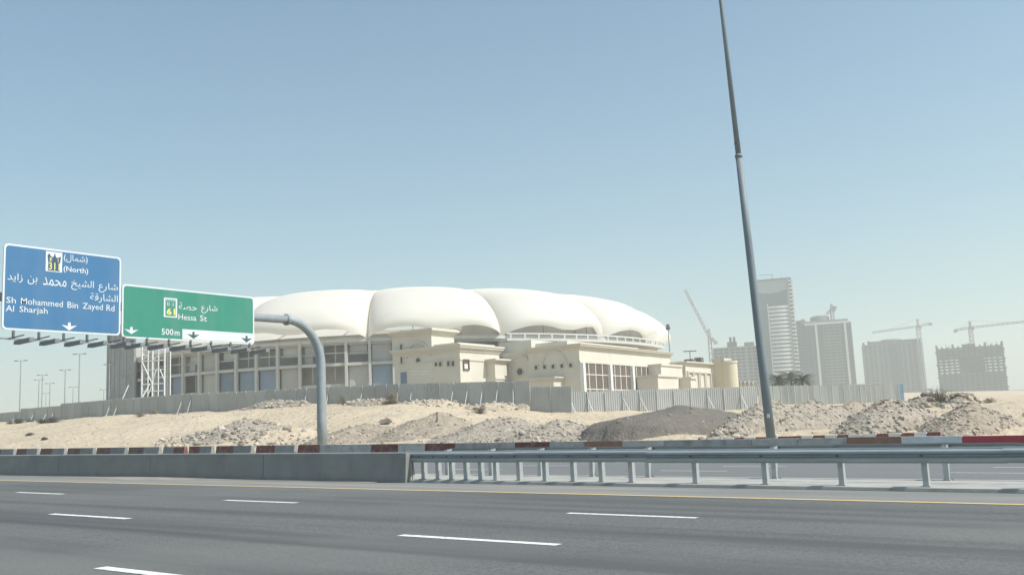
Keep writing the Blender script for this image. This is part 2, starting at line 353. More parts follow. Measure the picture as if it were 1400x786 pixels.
FRONT = [579.5, 599, 617.5, 637.5, 657.5, 678, 710, 745.5, 784, 822.5, 863.5, 951, 1046.5, 1151, 1266]
REAR = [612, 672, 739, 886.5, 1059.5]
def guardrail(name, yface, sgn, posts, x0, x1, label):
    base = Vector(((x0 + x1) / 2, yface + sgn * 0.2, plane((x0 + x1) / 2)))
    t = thing(name, base, label, 'guardrail', 'guardrails in the median')
    # W-beam profile: offset outward (towards traffic) and height
    pr = [(0.0, .535), (0.0, .555), (0.075, .60), (0.075, .635), (0.0, .675), (0.0, .695), (0.075, .735), (0.075, .775), (0.0, .815), (0.0, .832), (-.03, .838)]
    seg = 3.8; x = x0; k = 0
    while x < x1 - 0.1:
        b = min(x1, x + seg + 0.06); mb = MB(); lift = 0.004 * (k % 2); jy = random.uniform(-.008, .008); jz = random.uniform(-.01, .01)
        mb.grid([[(q, yface - sgn * (p + lift) + jy, plane(q) + z + lift + jz) for p, z in pr] for q in (x, b)])
        mb.build('rail_beam', 'galv', t, False); x += seg; k += 1
    for px in posts:
        q = px; z0 = plane(q)
        mb = MB()   # C-section post, web facing traffic
        ya = yface + sgn * 0.13; yb = yface + sgn * 0.27; ya, yb = min(ya, yb), max(ya, yb)
        mb.box(q - 0.055, q + 0.055, ya, ya + 0.02, z0 - 0.05, z0 + 0.80).box(q + 0.04, q + 0.055, ya + .02, yb, z0 - 0.05, z0 + 0.80).box(q - 0.055, q - 0.04, ya + .02, yb, z0 - .05, z0 + .80)
        mb.build('post', 'galv_post', t)
        MB().box(q - .03, q + .03, min(yface - sgn * .015, yface), max(yface - sgn * .015, yface), z0 + .665, z0 + .705).build('bolt', 'pole_dark', t)
        mb = MB(); yc, yd = sorted((yface + sgn * 0.005, yface + sgn * 0.128)); mb.box(q - 0.05, q + 0.05, yc, yd, z0 + 0.55, z0 + 0.82)
        mb.build('spacer_block', 'galv_post', t)
        mb = MB(); mb.box(q - 0.09, q + 0.09, ya - .05, yb + .06, z0 + 0.05, z0 + 0.085); mb.build('footing', 'slab', t)
    return t
xf = [aty(p, 655, 20.62).x for p in FRONT]; nx = xf[-1]
while nx < 40: nx += 2.0; xf.append(nx)
guardrail('guardrail', 20.45, 1, xf, aty(553, 620, 20.4).x, 40, 'near steel guardrail of the median with closely spaced posts at its left end')
xr = [aty(p, 650, 22.4).x for p in REAR]; xr.insert(3, (xr[2] + xr[3]) / 2); nx = xr[-1]
while nx < 40: nx += 3.8; xr.append(nx)
guardrail('guardrail', 22.62, -1, xr, xf[0] - 0.6, 40, 'rear steel guardrail of the median, half hidden behind the near one')
def end_marker():
    p = aty(561, 655, 20.5); z = plane(p.x)
    t = thing('end_marker', (p.x, 20.5, z), 'splintered pale marker board at the end of the concrete median wall', 'marker')
    for k, (dx, zt, zb_, ww) in enumerate(((-.12, .55, .2, .06), (-.05, .6, .12, .07), (.03, .6, .16, .07), (.11, .58, .05, .07))):
        mb = MB(); mb.box(p.x + dx - ww / 2, p.x + dx + ww / 2, 20.36 + .006 * k, 20.385 + .006 * k, z + zb_, z + zt)
        mb.build('board', 'marker', t)
    mb = MB(); mb.box(p.x - .17, p.x + .17, 20.42, 20.5, z - .02, z + .32); mb.build('stub', 'slab', t)
end_marker()

def blown_sand():
    mb = MB(); xs = np.arange(-120, -19, .5); n1 = vnoise(xs / 5 + 9, xs * 0 + 3) ; n2 = vnoise(xs / 1.1, xs * 0 + 8)
    mb.grid([[(x, 20.155 - (.08 + 1.1 * a * a * .8 + .15 * b), plane(x) + .005), (x, 20.157, plane(x) + .012 + .05 * a)] for x, a, b in zip(xs, n1, n2)])
    o = mb.build('blown_sand', 'sanddust', None, True); o['kind'] = 'structure'
blown_sand()

# ------------------------------------------------------------------ far roadside barrier blocks
def jersey(x0, x1, mats, label, split=None, y=41.0, group='painted concrete blocks along the far road'):
    mb = MB(); pr = [(y, 0.0), (y, .12), (y + .12, .32), (y + .2, .80), (y + .40, .80), (y + .48, .32), (y + .6, .12), (y + .6, 0)]
    xs = [x0 + 0.01, x1 - 0.01] if split is None else [x0 + 0.01, x0 + (x1 - x0) * split, x1 - 0.01]
    n = len(pr); dz = random.uniform(-.012, .012); rows = [[(q, yy, farroad(q, y) + z + (dz if z > .1 else 0)) for yy, z in pr] for q in xs]
    o = 0
    for i in range(len(xs) - 1):
        mb.cur = i; A = rows[i]; B = rows[i + 1]
        mb.add(A + B, [(k, k + n, k + n + 1, k + 1) for k in range(n - 1)])
        if i == 0: mb.add(A, [tuple(range(n))])
        if i == len(xs) - 2: mb.add(B, [tuple(reversed(range(n)))])
    return single(mb, 'barrier_block', mats, ((x0 + x1) / 2, y + .3, farroad((x0 + x1) / 2, y)), label, 'barrier', group)
def bx(px): return aty(px, 610, 41.1).x
gaps = [-58, -18, 19.6, 52, 89, 128.5, 172, 219, 254, 291, 345.5, 405]
for i in range(len(gaps) - 1):
    x0, x1 = bx(gaps[i]) + .25, bx(gaps[i + 1]) - .25
    nm = f'{ORD[i]} half red, half grey concrete block from the left along the far roadside'
    if i >= 7: jersey(x0, x1, ['shadedwhite', 'red'] if i == 7 else ['red', 'shadedwhite'], nm, .5)
    else: jersey(x0, x1, ['darkred', 'shadedwhite'], nm, .5)
segs = [(406, 436, 'red'), (436, 470, 'dirtywhite'), (470, 506, 'dirtywhite'), (506, 543, 'red'), (543, 580, 'dirtywhite'), (580, 621, 'red'), (621, 661, 'dirtywhite'), (661, 703, 'dirtywhite'),
        (703, 750, 'red'), (750, 798, 'dirtywhite'), (798, 850, 'brown'), (850, 907, 'dirtywhite'), (907, 966, 'dirtywhite'), (966, 1027, 'dirtywhite'), (1027, 1090, 'dirtywhite'), (1090, 1158, 'dirtywhite'),
        (1158, 1232, 'brown'), (1232, 1316, 'white'), (1316, 1408, 'redbright'), (1408, 1505, 'white')]
cnt = {}
CN = {'red': 'dull red', 'dirtywhite': 'dirty grey-white', 'brown': 'faded brown-red', 'white': 'clean white', 'redbright': 'bright red'}
for a, b, c in segs:
    i = cnt.get(c, 0); cnt[c] = i + 1
    if c == 'redbright': nm = 'bright red concrete block at the right edge beyond the guardrail'
    elif c == 'white': nm = ['clean white concrete block between brown-red and bright red blocks', 'clean white concrete block just right of the bright red block'][i]
    elif c == 'brown': nm = ['faded brown-red concrete block below the dark gravel heap', 'faded brown-red concrete block right of the tall lamp column'][i]
    else: nm = f'{ORD[i]} all {CN[c]} concrete block from the left along the far roadside'
    jersey(bx(a), bx(b), c, nm)
# second, lower row of red and white kerb blocks behind
kb = [970, 986, 1002, 1016, 1031, 1046, 1062, 1078, 1094, 1110, 1126, 1143, 1158, 1177, 1197, 1213, 1231, 1248, 1266, 1285]
kc = 'wwrwrwrrwrwrwwrwrwr'
def kerb_top(px): return 599.4 - (px - 970) * 0.029
i_r = i_w = 0
for i in range(len(kb) - 1):
    y = 45.2; p = aty(kb[i], kerb_top(kb[i]), y); q = aty(kb[i + 1], kerb_top(kb[i + 1]), y); mb = MB(); zb = zg(p.x, y) - .3
    zt = p.z - 0.0; zt2 = q.z
    mb.hexa([(p.x + .02, y, zb), (q.x - .02, y, zb), (q.x - .02, y + .45, zb), (p.x + .02, y + .45, zb), (p.x + .02, y + .1, zt), (q.x - .02, y + .1, zt2), (q.x - .02, y + .35, zt2), (p.x + .02, y + .35, zt)])
    r = kc[i] == 'r'; k = i_r if r else i_w
    single(mb, 'kerb_block', 'red' if r else 'kerbwhite', ((p.x + q.x) / 2, y + .2, zb), f"{ORD[k]} {'dark red' if r else 'white'} low kerb block from the left, behind the far barrier", 'kerb block', 'low red and white kerb blocks')
    if r: i_r += 1
    else: i_w += 1

# ------------------------------------------------------------------ hoarding fence
def corr_panel(wd, ht):
    mb = MB(); n = 8; p = wd / n; pr = []
    for k in range(n):
        pr += [(k * p, 0), (k * p + p * .45, 0), (k * p + p * .55, -.035), (k * p + p * .9, -.035)]
    pr.append((wd, 0))
    mb.grid([[(x, y, z) for z in (0, ht)] for x, y in pr]); return mb
FH = 2.7
PANEL = {k: mesh_only(corr_panel(1.98, FH), 'panel', k) for k in ('sheet', 'sheet2', 'sheetgreen', 'bluepanel')}
POSTM = mesh_only(MB().box(-.035, .035, -.12, -.05, -.3, FH - .12), 'post', 'strut')
POSTD = mesh_only(MB().box(-.05, .05, -.09, .01, -.3, FH + .02), 'post', 'sheet')
BRACE = mesh_only(MB().bar((0, -.1, FH * .68), (.55, -1.25, -.25), .06), 'brace', 'strut')
def fence(name, A, B, topA, topB, m, label, pst=POSTM, braces=True, lastblue=False, jit=.02):
    """A, B ground points (x, y); topA, topB heights of the fence's top edge"""
    A = Vector(A); B = Vector(B); L = (B - A).length; n = max(1, round(L / 2.0)); d = (B - A) / n; ang = atan2(d.y, d.x)
    t = thing(name, (*((A + B) / 2), zg(*((A + B) / 2))), label, 'fence', 'construction hoarding fences'); s = d.length / 1.98
    for i in range(n):
        q = A + d * i; zt = topA + (topB - topA) * i / n
        rz = (ang + random.uniform(-.012, .012))
        put('panel', PANEL['bluepanel'] if lastblue and i == n - 1 else PANEL[m], (q.x, q.y, zt - FH + random.uniform(-jit, jit)), t, (random.uniform(-.015, .015), atan2(-(topB - topA) / n, d.length), rz), (s, 1, 1))
        put('post', pst, (q.x, q.y, zt - FH), t, (0, 0, ang))
        if braces and random.random() < (.55 if m == 'sheet' else .22): put('brace', BRACE, (q.x, q.y, zt - FH), t, (0, 0, ang + random.uniform(-.15, .15)))
    return t
def fpt(px, py, y): p = aty(px, py, y); return (p.x, p.y), p.z
def fence_px(p0, p1, m, label, **k):
    a, za = fpt(*p0); b, zb = fpt(*p1); return fence('hoarding_fence', a, b, za, zb, m, label, **k)
fence_px((-70, 570, 85), (29, 562, 85), 'sheet2', 'lowest grey hoarding fence section at the far left edge', pst=POSTD)
fence_px((29, 558.5, 85), (84, 554.5, 85), 'sheet2', 'short grey hoarding fence section below the leftmost lamp posts', pst=POSTD)
fence_px((84, 551.5, 85), (250, 538.5, 85), 'sheet2', 'grey hoarding fence section in front of the scaffold tower', pst=POSTD)
fence_px((250, 538.5, 85), (545, 524.5, 85.3), 'sheet2', 'grey hoarding fence section behind the gantry column', pst=POSTD)
fence_px((545, 524.5, 85.3), (723, 520.5, 85.6), 'sheet', 'grey hoarding fence section with leaning white props before the shaded cream wing', pst=POSTD)
fence_px((724, 528.5, 85), (780, 528, 85.8), 'sheet', 'short lower grey fence section of two bays beside the step in the hoarding', pst=POSTD, braces=False)
p0 = att(779, 535.5, 103); p1 = att(1034, 528, 107)
fence('hoarding_fence', p0.xy, p1.xy, p0.z, p1.z, 'sheet', 'grey corrugated fence with white pipe posts behind the dark gravel heap')
p0 = att(1036, 527.5, 122); p1 = att(1234, 525, 160)
fence('hoarding_fence', p0.xy, p1.xy, p0.z, p1.z, 'sheetgreen', 'greenish grey corrugated fence ending in a blue sheet, right of the lamp column', braces=False, lastblue=True, pst=POSTD)

# ------------------------------------------------------------------ the road sign gantry
SX = -46.6                                     # plane of the sign faces
def sg(px, py): p = atx(px, py, SX); return p.y, p.z
XG = -47.0
def rrect(y0, y1, z0, z1, r, n=6):
    pts = []
    for cy, cz, a0 in ((y1 - r, z1 - r, 0), (y0 + r, z1 - r, 90), (y0 + r, z0 + r, 180), (y1 - r, z0 + r, 270)):
        for k in range(n + 1):
            a = radians(a0 + 90 * k / n); pts.append((cy + r * cos(a), cz + r * sin(a)))
    return pts
def plate(mb, pts, x0, x1):
    n = len(pts); mb.add([(x1, y, z) for y, z in pts] + [(x0, y, z) for y, z in pts], [tuple(range(n)), tuple(range(2 * n - 1, n - 1, -1))] + [(i + n, (i + 1) % n + n, (i + 1) % n, i) for i in range(n)])
    return mb
AR = {'ا': (0xFE8D, 0), 'ب': (0xFE8F, 1), 'ة': (0xFE93, 0), 'ح': (0xFEA1, 1), 'خ': (0xFEA5, 1), 'د': (0xFEA9, 0), 'ر': (0xFEAD, 0), 'ز': (0xFEAF, 0), 'ش': (0xFEB5, 1),
      'ص': (0xFEB9, 1), 'ع': (0xFEC9, 1), 'ق': (0xFED5, 1), 'ل': (0xFEDD, 1), 'م': (0xFEE1, 1), 'ن': (0xFEE5, 1), 'ي': (0xFEF1, 1)}
def shape_ar(s):
    out = []
    for i, c in enumerate(s):
        if c not in AR: out.append({'(': ')', ')': '('}.get(c, c)); continue
        b, dual = AR[c]; prev = i > 0 and s[i - 1] in AR and AR[s[i - 1]][1]; nxt = dual and i + 1 < len(s) and s[i + 1] in AR
        out.append(chr(b + (3 if prev and nxt else 2 if nxt else 1 if prev else 0)))
    return ''.join(reversed(out))
def text_part(s, y0, y1, z0, z1, m, parent, x, name='lettering', bold=0.012):
    c = bpy.data.curves.new('t', 'FONT'); c.body = s; c.resolution_u = 2; c.offset = 0 if any(ord(k) > 0x600 for k in s) else bold
    o = bpy.data.objects.new('t', c); col.objects.link(o); bpy.context.view_layer.update()
    me = bpy.data.meshes.new_from_object(o.evaluated_get(bpy.context.evaluated_depsgraph_get()))
    bpy.data.objects.remove(o); bpy.data.curves.remove(c)
    n = len(me.vertices); a = np.zeros(n * 3); me.vertices.foreach_get('co', a); a = a.reshape(-1, 3)
    lo = a.min(0); hi = a.max(0); b = BASE[parent.name]
    q = np.stack([np.full(n, x - b.x), y0 + (a[:, 0] - lo[0]) / (hi[0] - lo[0]) * (y1 - y0) - b.y, z0 + (a[:, 1] - lo[1]) / (hi[1] - lo[1]) * (z1 - z0) - b.z], 1)
    me.vertices.foreach_set('co', q.ravel()); me.materials.clear(); me.materials.append(M[m]); me.update(); me.name = name
    ob = bpy.data.objects.new(name, me); col.objects.link(ob); ob.parent = parent; BASE[ob.name] = b; return ob
def gantry():
    yp = 43.35; zb = farroad(XG, 42) - .25
    t = thing('sign_gantry', (XG, yp, zb), 'curved steel gantry carrying the blue and green road signs over the far road', 'road sign')
    # column and curved arm
    zc = 6.3; rad = 2.75; za = 9.03
    pts = [(XG, yp, zb), (XG, yp, 3), (XG, yp, zc)]; rr = [.31, .305, .30]
    for k in range(1, 13):
        a = pi / 2 * k / 12; pts.append((XG, yp - rad + rad * cos(a), zc + (za - zc) * sin(a))); rr.append(.295 - .035 * k / 12)
    MB().tube(pts, rr, 20).build('column', 'pole', t, True)
    MB().tube([pts[-1], (XG, 36, za - .03), (XG, 22.6, za - .02)], [.25, .245, .22], 16).build('arm', 'pole', t, True)
    mb = MB(); y = yp - rad; mb.tube([(XG, y + .05, za), (XG, y - .12, za)], .36, 20); mb.build('flange', 'pole', t, True)
    MB().tube([(XG, yp, zb - .05), (XG, yp, zb + .1)], .5, 16).build('base_plate', 'pole', t)
    # panels
    def panel(y0, y1, z0, z1, m, lab):
        p = plate(MB(), rrect(y0, y1, z0, z1, .22), SX - .07, SX).build('sign_panel', 'signwhite', t); p['label'] = lab
        plate(MB(), rrect(y0 + .09, y1 - .09, z0 + .09, z1 - .09, .17), SX - .02, SX + .005).build('sign_face', m, p)
        for k in range(3):
            yy = y0 + (y1 - y0) * (.15 + .35 * k); MB().box(SX - .25, SX - .075, yy - .05, yy + .05, z0 + .1, z1 - .1).build('stiffener', 'pole', p)
        return p
    by0, bz1 = 23.05 - .16, 11.58; B = panel(22.78, 28.94, 7.40, 11.57, 'signblue', 'blue road sign panel with white Arabic and English lettering')
    G = panel(29.02, 37.70, 7.30, 10.17, 'signgreen', 'green road sign panel with a white strip below')
    X1 = SX + .012; X2 = SX + .018; X3 = SX + .024
    def zb1(x, y): return sg(x / 4.91, 320 + y / 4.91)
    def zb2(x, y): return sg(150 + x / 6.048, 370 + y / 6.048)
    def span(fn, xa, xb, ytop_a, ybot_a, ytop_b=None, ybot_b=None):
        y0, zt = fn(xa, ytop_a); _, zl = fn(xa, ybot_a); y1, zt2 = fn(xb, ytop_b or ytop_a); _, zl2 = fn(xb, ybot_b or ybot_a)
        return y0, y1, (zl + zl2) / 2, (zt + zt2) / 2
    def rect(parent, m, box, x, name): y0, y1, z0, z1 = box; return plate(MB(), [(y1, z1), (y0, z1), (y0, z0), (y1, z0)], x - .006, x).build(name, m, parent)
    # blue sign
    e = span(zb1, 308, 418, 113, 246, 128, 262); rect(B, 'signwhite', e, X1, 'route_shield')
    y0, y1, z0, z1 = e; w_, h_ = y1 - y0, z1 - z0
    sh = [(.14, .05), (.86, .05), (.86, .42), (.92, .80), (.78, .74), (.62, .72), (.54, .95), (.46, .74), (.34, .74), (.20, .90), (.10, .80), (.16, .42)]
    plate(MB(), [(y0 + a * w_, z0 + b * h_) for a, b in sh], X1, X2).build('shield_emblem', 'signnavy', B)
    text_part('311', y0 + .18 * w_, y0 + .84 * w_, z0 + .09 * h_, z0 + .46 * h_, 'signyellow', B, X3, bold=.008)
    text_part('E', y0 + .24 * w_, y0 + .38 * w_, z0 + .52 * h_, z0 + .70 * h_, 'signyellow', B, X3)
    text_part('\uFE8D', y0 + .72 * w_, y0 + .76 * w_, z0 + .50 * h_, z0 + .70 * h_, 'signyellow', B, X3)
    text_part(shape_ar('(شمال)'), *span(zb1, 428, 588, 132, 188, 152, 205), 'signwhite', B, X1)
    text_part('(North)', *span(zb1, 426, 592, 216, 262, 228, 276), 'signwhite', B, X1)
    for s, xa, xb, ta, ba, tb, bb in (('شارع', 662, 790, 322, 390, 338, 400), ('الشيخ', 478, 630, 300, 372, 318, 388), ('محمد', 288, 446, 290, 346, 300, 354), ('بن', 186, 250, 278, 336, 286, 342), ('زايد', 50, 152, 258, 318, 268, 330)):
        text_part(shape_ar(s), *span(zb1, xa, xb, ta, ba, tb, bb), 'signwhite', B, X1)
    text_part(shape_ar('الشارقة'), *span(zb1, 604, 790, 396, 456, 408, 470), 'signwhite', B, X1)
    for s, xa, xb, row, dsc in (('Sh', 42, 107, 0, 0), ('Mohammed', 140, 422, 0, 0), ('Bin', 452, 524, 0, 0), ('Zayed', 554, 690, 0, .26), ('Rd', 714, 768, 0, 0), ('Al', 38, 94, 1, 0), ('Sharjah', 130, 320, 1, .26)):
        cx = (xa + xb) / 2; tp = (420 + .080 * (cx - 42)) if row == 0 else (476 + .072 * (cx - 40))
        ya, za = zb1(cx, tp); _, zc_ = zb1(cx, tp + 41); y0, _ = zb1(xa, tp); y1, _ = zb1(xb, tp)
        text_part(s, y0, y1, zc_ - dsc * (za - zc_), za, 'signwhite', B, X1, bold=.004)
    def arrow(parent, fn, xa, xb, yt, yb, m, x):
        ya, zt, = fn(xa, yt); y1_, zt2 = fn(xb, yt); _, zl = fn((xa + xb) / 2, yb); w2 = y1_ - ya; h2 = zt - zl; c = (ya + y1_) / 2
        q = [(c, zl), (c + w2 * .5, zl + h2 * .68), (c + w2 * .30, zl + h2 * .62), (c + w2 * .09, zl + h2 * .55), (c + w2 * .09, zl + h2), (c - w2 * .09, zl + h2), (c - w2 * .09, zl + h2 * .55), (c - w2 * .30, zl + h2 * .62), (c - w2 * .5, zl + h2 * .68)]
        plate(MB(), q, x - .006, x).build('arrow', m, parent)
    arrow(B, zb1, 412, 518, 590, 647, 'signwhite', X1)
    # green sign
    e = span(zb2, 447, 557, 221, 381, 232, 391); rect(G, 'signwhite', e, X1, 'route_shield'); y0, y1, z0, z1 = e; w_, h_ = y1 - y0, z1 - z0
    cren = [(.12, .07), (.88, .07), (.88, .93)] + [(a, b) for k in range(6) for a, b in ((.88 - .1267 * k - .04, .93), (.88 - .1267 * k - .04, .84), (.88 - .1267 * k - .0867, .84), (.88 - .1267 * k - .0867, .93))] + [(.12, .93)]
    plate(MB(), [(y0 + a * w_, z0 + b * h_) for a, b in cren], X1, X2).build('shield_emblem', 'signgreen', G)
    text_part('61', y0 + .2 * w_, y0 + .84 * w_, z0 + .13 * h_, z0 + .46 * h_, 'signyellow', G, X3, bold=.02)
    text_part('D', y0 + .24 * w_, y0 + .44 * w_, z0 + .60 * h_, z0 + .76 * h_, 'signwhite', G, X3)
    text_part('\uFEA9', y0 + .58 * w_, y0 + .74 * w_, z0 + .60 * h_, z0 + .78 * h_, 'signwhite', G, X3)
    text_part(shape_ar('شارع'), *span(zb2, 756, 890, 280, 350, 290, 360), 'signwhite', G, X1)
    text_part(shape_ar('حصة'), *span(zb2, 570, 720, 262, 322, 272, 332), 'signwhite', G, X1)
    text_part('Hessa', *span(zb2, 567, 715, 358, 405, 366, 414), 'signwhite', G, X1, bold=.004); text_part('St', *span(zb2, 745, 803, 368, 416, 372, 420), 'signwhite', G, X1, bold=.0)
    text_part('500', *span(zb2, 428, 526, 476, 528, 484, 536), 'signwhite', G, X1); text_part('m', *span(zb2, 536, 577, 500, 534, 504, 540), 'signwhite', G, X1)
    ya, _ = zb2(600, 540); rect(G, 'signwhite', (ya, 37.60, 7.40, 7.40 + .56), X1, 'exit_strip')
    arrow(G, zb2, 120, 237, 462, 524, 'signwhite', X1)
    arrow(G, zb2, 640, 742, 503, 563, 'signdark', X2); arrow(G, zb2, 1083, 1177, 535, 592, 'signdark', X2)
    # floodlights hung below the panels
    for px in (18, 53, 87, 119, 150, 169.6, 201, 231, 260.5, 288.6, 315, 341):
        y, _ = sg(px, 465)
        f = MB().box(SX - .05, SX + .05, y - .05, y + .05, 6.98, 7.36).build('lamp_bracket', 'pole_dark', t)
        MB().bar((SX - .4, y, 7.02), (SX + 1.0, y, 7.06), .05).build('lamp_arm', 'pole_dark', f)
        mb = MB(); mb.hexa([(SX - .02, y + .02, 6.70), (SX + 1.45, y + .02, 6.74), (SX + 1.45, y + .3, 6.74), (SX - .02, y + .3, 6.70), (SX - .02, y + .05, 6.88), (SX + 1.45, y + .05, 6.92), (SX + 1.45, y + .27, 6.92), (SX - .02, y + .27, 6.88)])
        mb.build('floodlight', 'lampgrey', f)
    MB().bar((SX - .35, 22.9, 7.0), (SX - .35, 37.7, 6.97), .1, .07).build('lamp_rail', 'pole', t)
gantry()

# ------------------------------------------------------------------ tall lamp column
def lamp_column():
    y = 43.5; b = aty(1054, 598, y); tp = aty(985.3, 0, y); zb = zg(b.x, y) - .2
    d = (tp - b) / (tp.z - b.z); at_ = lambda z: Vector((b.x + d.x * (z - b.z), y, z))
    t = thing('lamp_column', at_(zb), 'tall grey tapering highway lamp column leaning slightly left behind the barrier', 'lamp post')
    zs = aty(1008, 213, y).z
    MB().tube([at_(zb), at_(5), at_(10), at_(zs)], [.215, .198, .175, .152], 16).build('lower_shaft', 'lamp_pole', t, True)
    MB().tube([at_(zs - .1), at_(22), at_(30)], [.132, .096, .07], 16).build('upper_shaft', 'lamp_pole', t, True)
    MB().tube([at_(zs - .12), at_(zs - .02), at_(zs + .06)], [.175, .185, .15], 16).build('collar', 'lamp_pole', t, True)
    MB().tube([at_(zs + .55), at_(zs + .6)], [.152, .152], 12).build('band', 'pole_dark', t)
    p = at_(aty(1055, 568, y).z); MB().box(p.x + .02, p.x + .14, y - .245, y - .215, p.z - .09, p.z + .09).build('sticker', 'signwhite', t)
    MB().tube([at_(zb - .05), at_(zb + .06)], .38, 12).build('base_plate', 'lamp_pole', t)
    for s in (-1, 1):
        p = at_(29.8); a = MB().tube([p, p + Vector((0, s * 1.2, .5)), p + Vector((0, s * 2.4, .6))], .05, 8).build('bracket_arm', 'lamp_pole', t)
        q = p + Vector((0, s * 2.7, .58)); MB().box(q.x - .16, q.x + .16, q.y - .45, q.y + .45, q.z - .08, q.z + .08).build('luminaire', 'pole_dark', a)
lamp_column()

# ------------------------------------------------------------------ stadium
SC = Vector((-198.38, 211.53, 0)); SR = 77.0
_toc = (CAM - SC).xy.normalized(); PHI0 = atan2(_toc.y, _toc.x)
def ring(phi, r, z):            # phi in degrees, 0 faces the road, positive to the right
    a = PHI0 + radians(phi); return Vector((SC.x + r * cos(a), SC.y + r * sin(a), z))
def ringbox(mb, p0, p1, r0, r1, z0, z1, n=1):
    for k in range(n):
        a = p0 + (p1 - p0) * k / n; b = p0 + (p1 - p0) * (k + 1) / n
        mb.hexa([ring(a, r0, z0), ring(a, r1, z0), ring(b, r1, z0), ring(b, r0, z0), ring(a, r0, z1), ring(a, r1, z1), ring(b, r1, z1), ring(b, r0, z1)])
    return mb
def stadium():
    t = thing('stadium', (SC.x, SC.y, 5), 'round stadium with a white scalloped membrane roof above a grey colonnade', 'stadium')
    prof = [(-1.0, 22.4), (-1.8, 24.4), (-4.4, 27.6), (-8.2, 30.6), (-13.2, 33.2), (-19.5, 35.3), (-27, 36.7), (-35, 37.0)]
    PR = np.array(prof); sv = np.linspace(0, 1, len(prof)); NV, NU = 26, 32
    vv = np.linspace(0, 1, NV); dr = np.interp(vv, sv, PR[:, 0]); zz = np.interp(vv, sv, PR[:, 1])
    for _ in range(3):
        dr[1:-1] = (dr[:-2] + 2 * dr[1:-1] + dr[2:]) / 4; zz[1:-1] = (zz[:-2] + 2 * zz[1:-1] + zz[2:]) / 4
    tr_ = np.gradient(dr); tz = np.gradient(zz); ln = np.hypot(tr_, tz); nr, nz = tz / ln, -tr_ / ln
    A = np.interp(vv, [0, .12, .3, .5, .7, .85, 1], [5.2, 6.4, 7.8, 7.8, 4.8, 1.8, 0])
    nr, nz = nr * .15 + .85, nz * .12
    for k in range(16):
        phi0 = -4 + 22.5 * k; mb = MB(); P = []
        if 245 < phi0 % 360 < 305: continue            # the roof stops at the scaffolded left end
        for j in range(NU + 1):
            u = .5 - .5 * cos(pi * j / NU); row = []; w_ = 2 * u - 1
            bul = sqrt(max(0, 1 - abs(w_) ** 2.8)); scal = max(abs(sin(2 * pi * u)) ** .8, .5 * sin(pi * u) ** .5)
            for i in range(NV):
                f = A[i] * bul; lift = 1.9 * scal * max(0, 1 - vv[i] / .3)
                sw = .6 * sin(pi * u) * sin(pi * vv[i])
                row.append(ring(phi0 + 22.5 * u, SR + dr[i] + nr[i] * f, zz[i] + nz[i] * f + lift + sw * .4))
            P.append(row)
        mb.grid(P); mb.build('roof_panel', 'tent', t, True)
        # edge cable along the valley
        MB().tube([ring(phi0, SR + dr[i] + .15 * nr[i], zz[i] + .1) for i in range(0, NV, 2)], .18, 6).build('valley_cable', 'ringwhite', t)
    cr = [(-11, 31.5), (-14, 34.0), (-18.5, 35.7), (-24, 36.5), (-31, 36.9), (-38, 36.8)]
    MB().grid([[ring(-50 + 240 * j / 96, SR + a, b) for a, b in cr] for j in range(97)]).build('crown_membrane', 'tent', t, True)
    # stand behind the arches and the ring beams
    ringbox(MB(), -180, 180, SR - 9, SR - 8, 4, 24.2, 96).build('stand_wall', 'greyunder', t)
    ringbox(MB(), -180, 180, SR - 8, SR + .4, 21.3, 21.6, 96).build('walkway_slab', 'stone', t)
    ringbox(MB(), -180, 180, SR - .1, SR + .6, 21.75, 22.55, 96).build('top_beam', 'stonelight', t)
    ringbox(MB(), -180, 180, SR + .0, SR + .55, 16.75, 17.4, 96).build('middle_beam', 'stonelight', t)
    ringbox(MB(), -180, 180, SR - 4.5, SR - .1, 16.85, 17.25, 96).build('middle_slab', 'stone', t)
    ringbox(MB(), -180, 180, SR - 4.8, SR - 4.5, 4, 21.3, 96).build('inner_wall', 'stonedark', t)
    ringbox(MB(), -74, -51.5, SR + .9, SR + 1.1, 4, 31.5, 12).build('netted_screen', 'netting', t)
    for k in range(7): ringbox(MB(), -73.5 + 3.6 * k, -73.2 + 3.6 * k, SR + 1.12, SR + 1.3, 4, 31.6).build('screen_pole', 'stone', t)
    for z in (10, 14.5, 19, 23.5, 28): ringbox(MB(), -74, -51.5, SR + 1.11, SR + 1.22, z, z + .22, 12).build('screen_rail', 'stone', t)
    ringbox(MB(), 12, 84, SR - 2.6, SR - 2.3, 21.6, 26.0, 24).build('stand_wall', 'greyunder', t)
    # white walkway rail on the right-hand side
    ringbox(MB(), 18, 62, SR + 4.0, SR + 4.3, 22.35, 22.7, 20).build('walkway_rail', 'ringwhite', t)
    ringbox(MB(), 18, 62, SR - 1, SR + 4.3, 20.9, 21.5, 20).build('walkway_rail', 'ringwhite', t)
    for k in range(18):
        a = 18.5 + 43 * k / 17; ringbox(MB(), a, a + .3, SR + 4.02, SR + 4.28, 21.5, 22.35).build('rail_post', 'ringwhite', t)
    # columns, infill panels bay by bay
    step = 3.78; a0 = 0.1
    lower = 'bgoog bbbgo bbobg obbgo'.replace(' ', ''); upper = 'gwolw oowgl oogwl oolgw'.replace(' ', '')
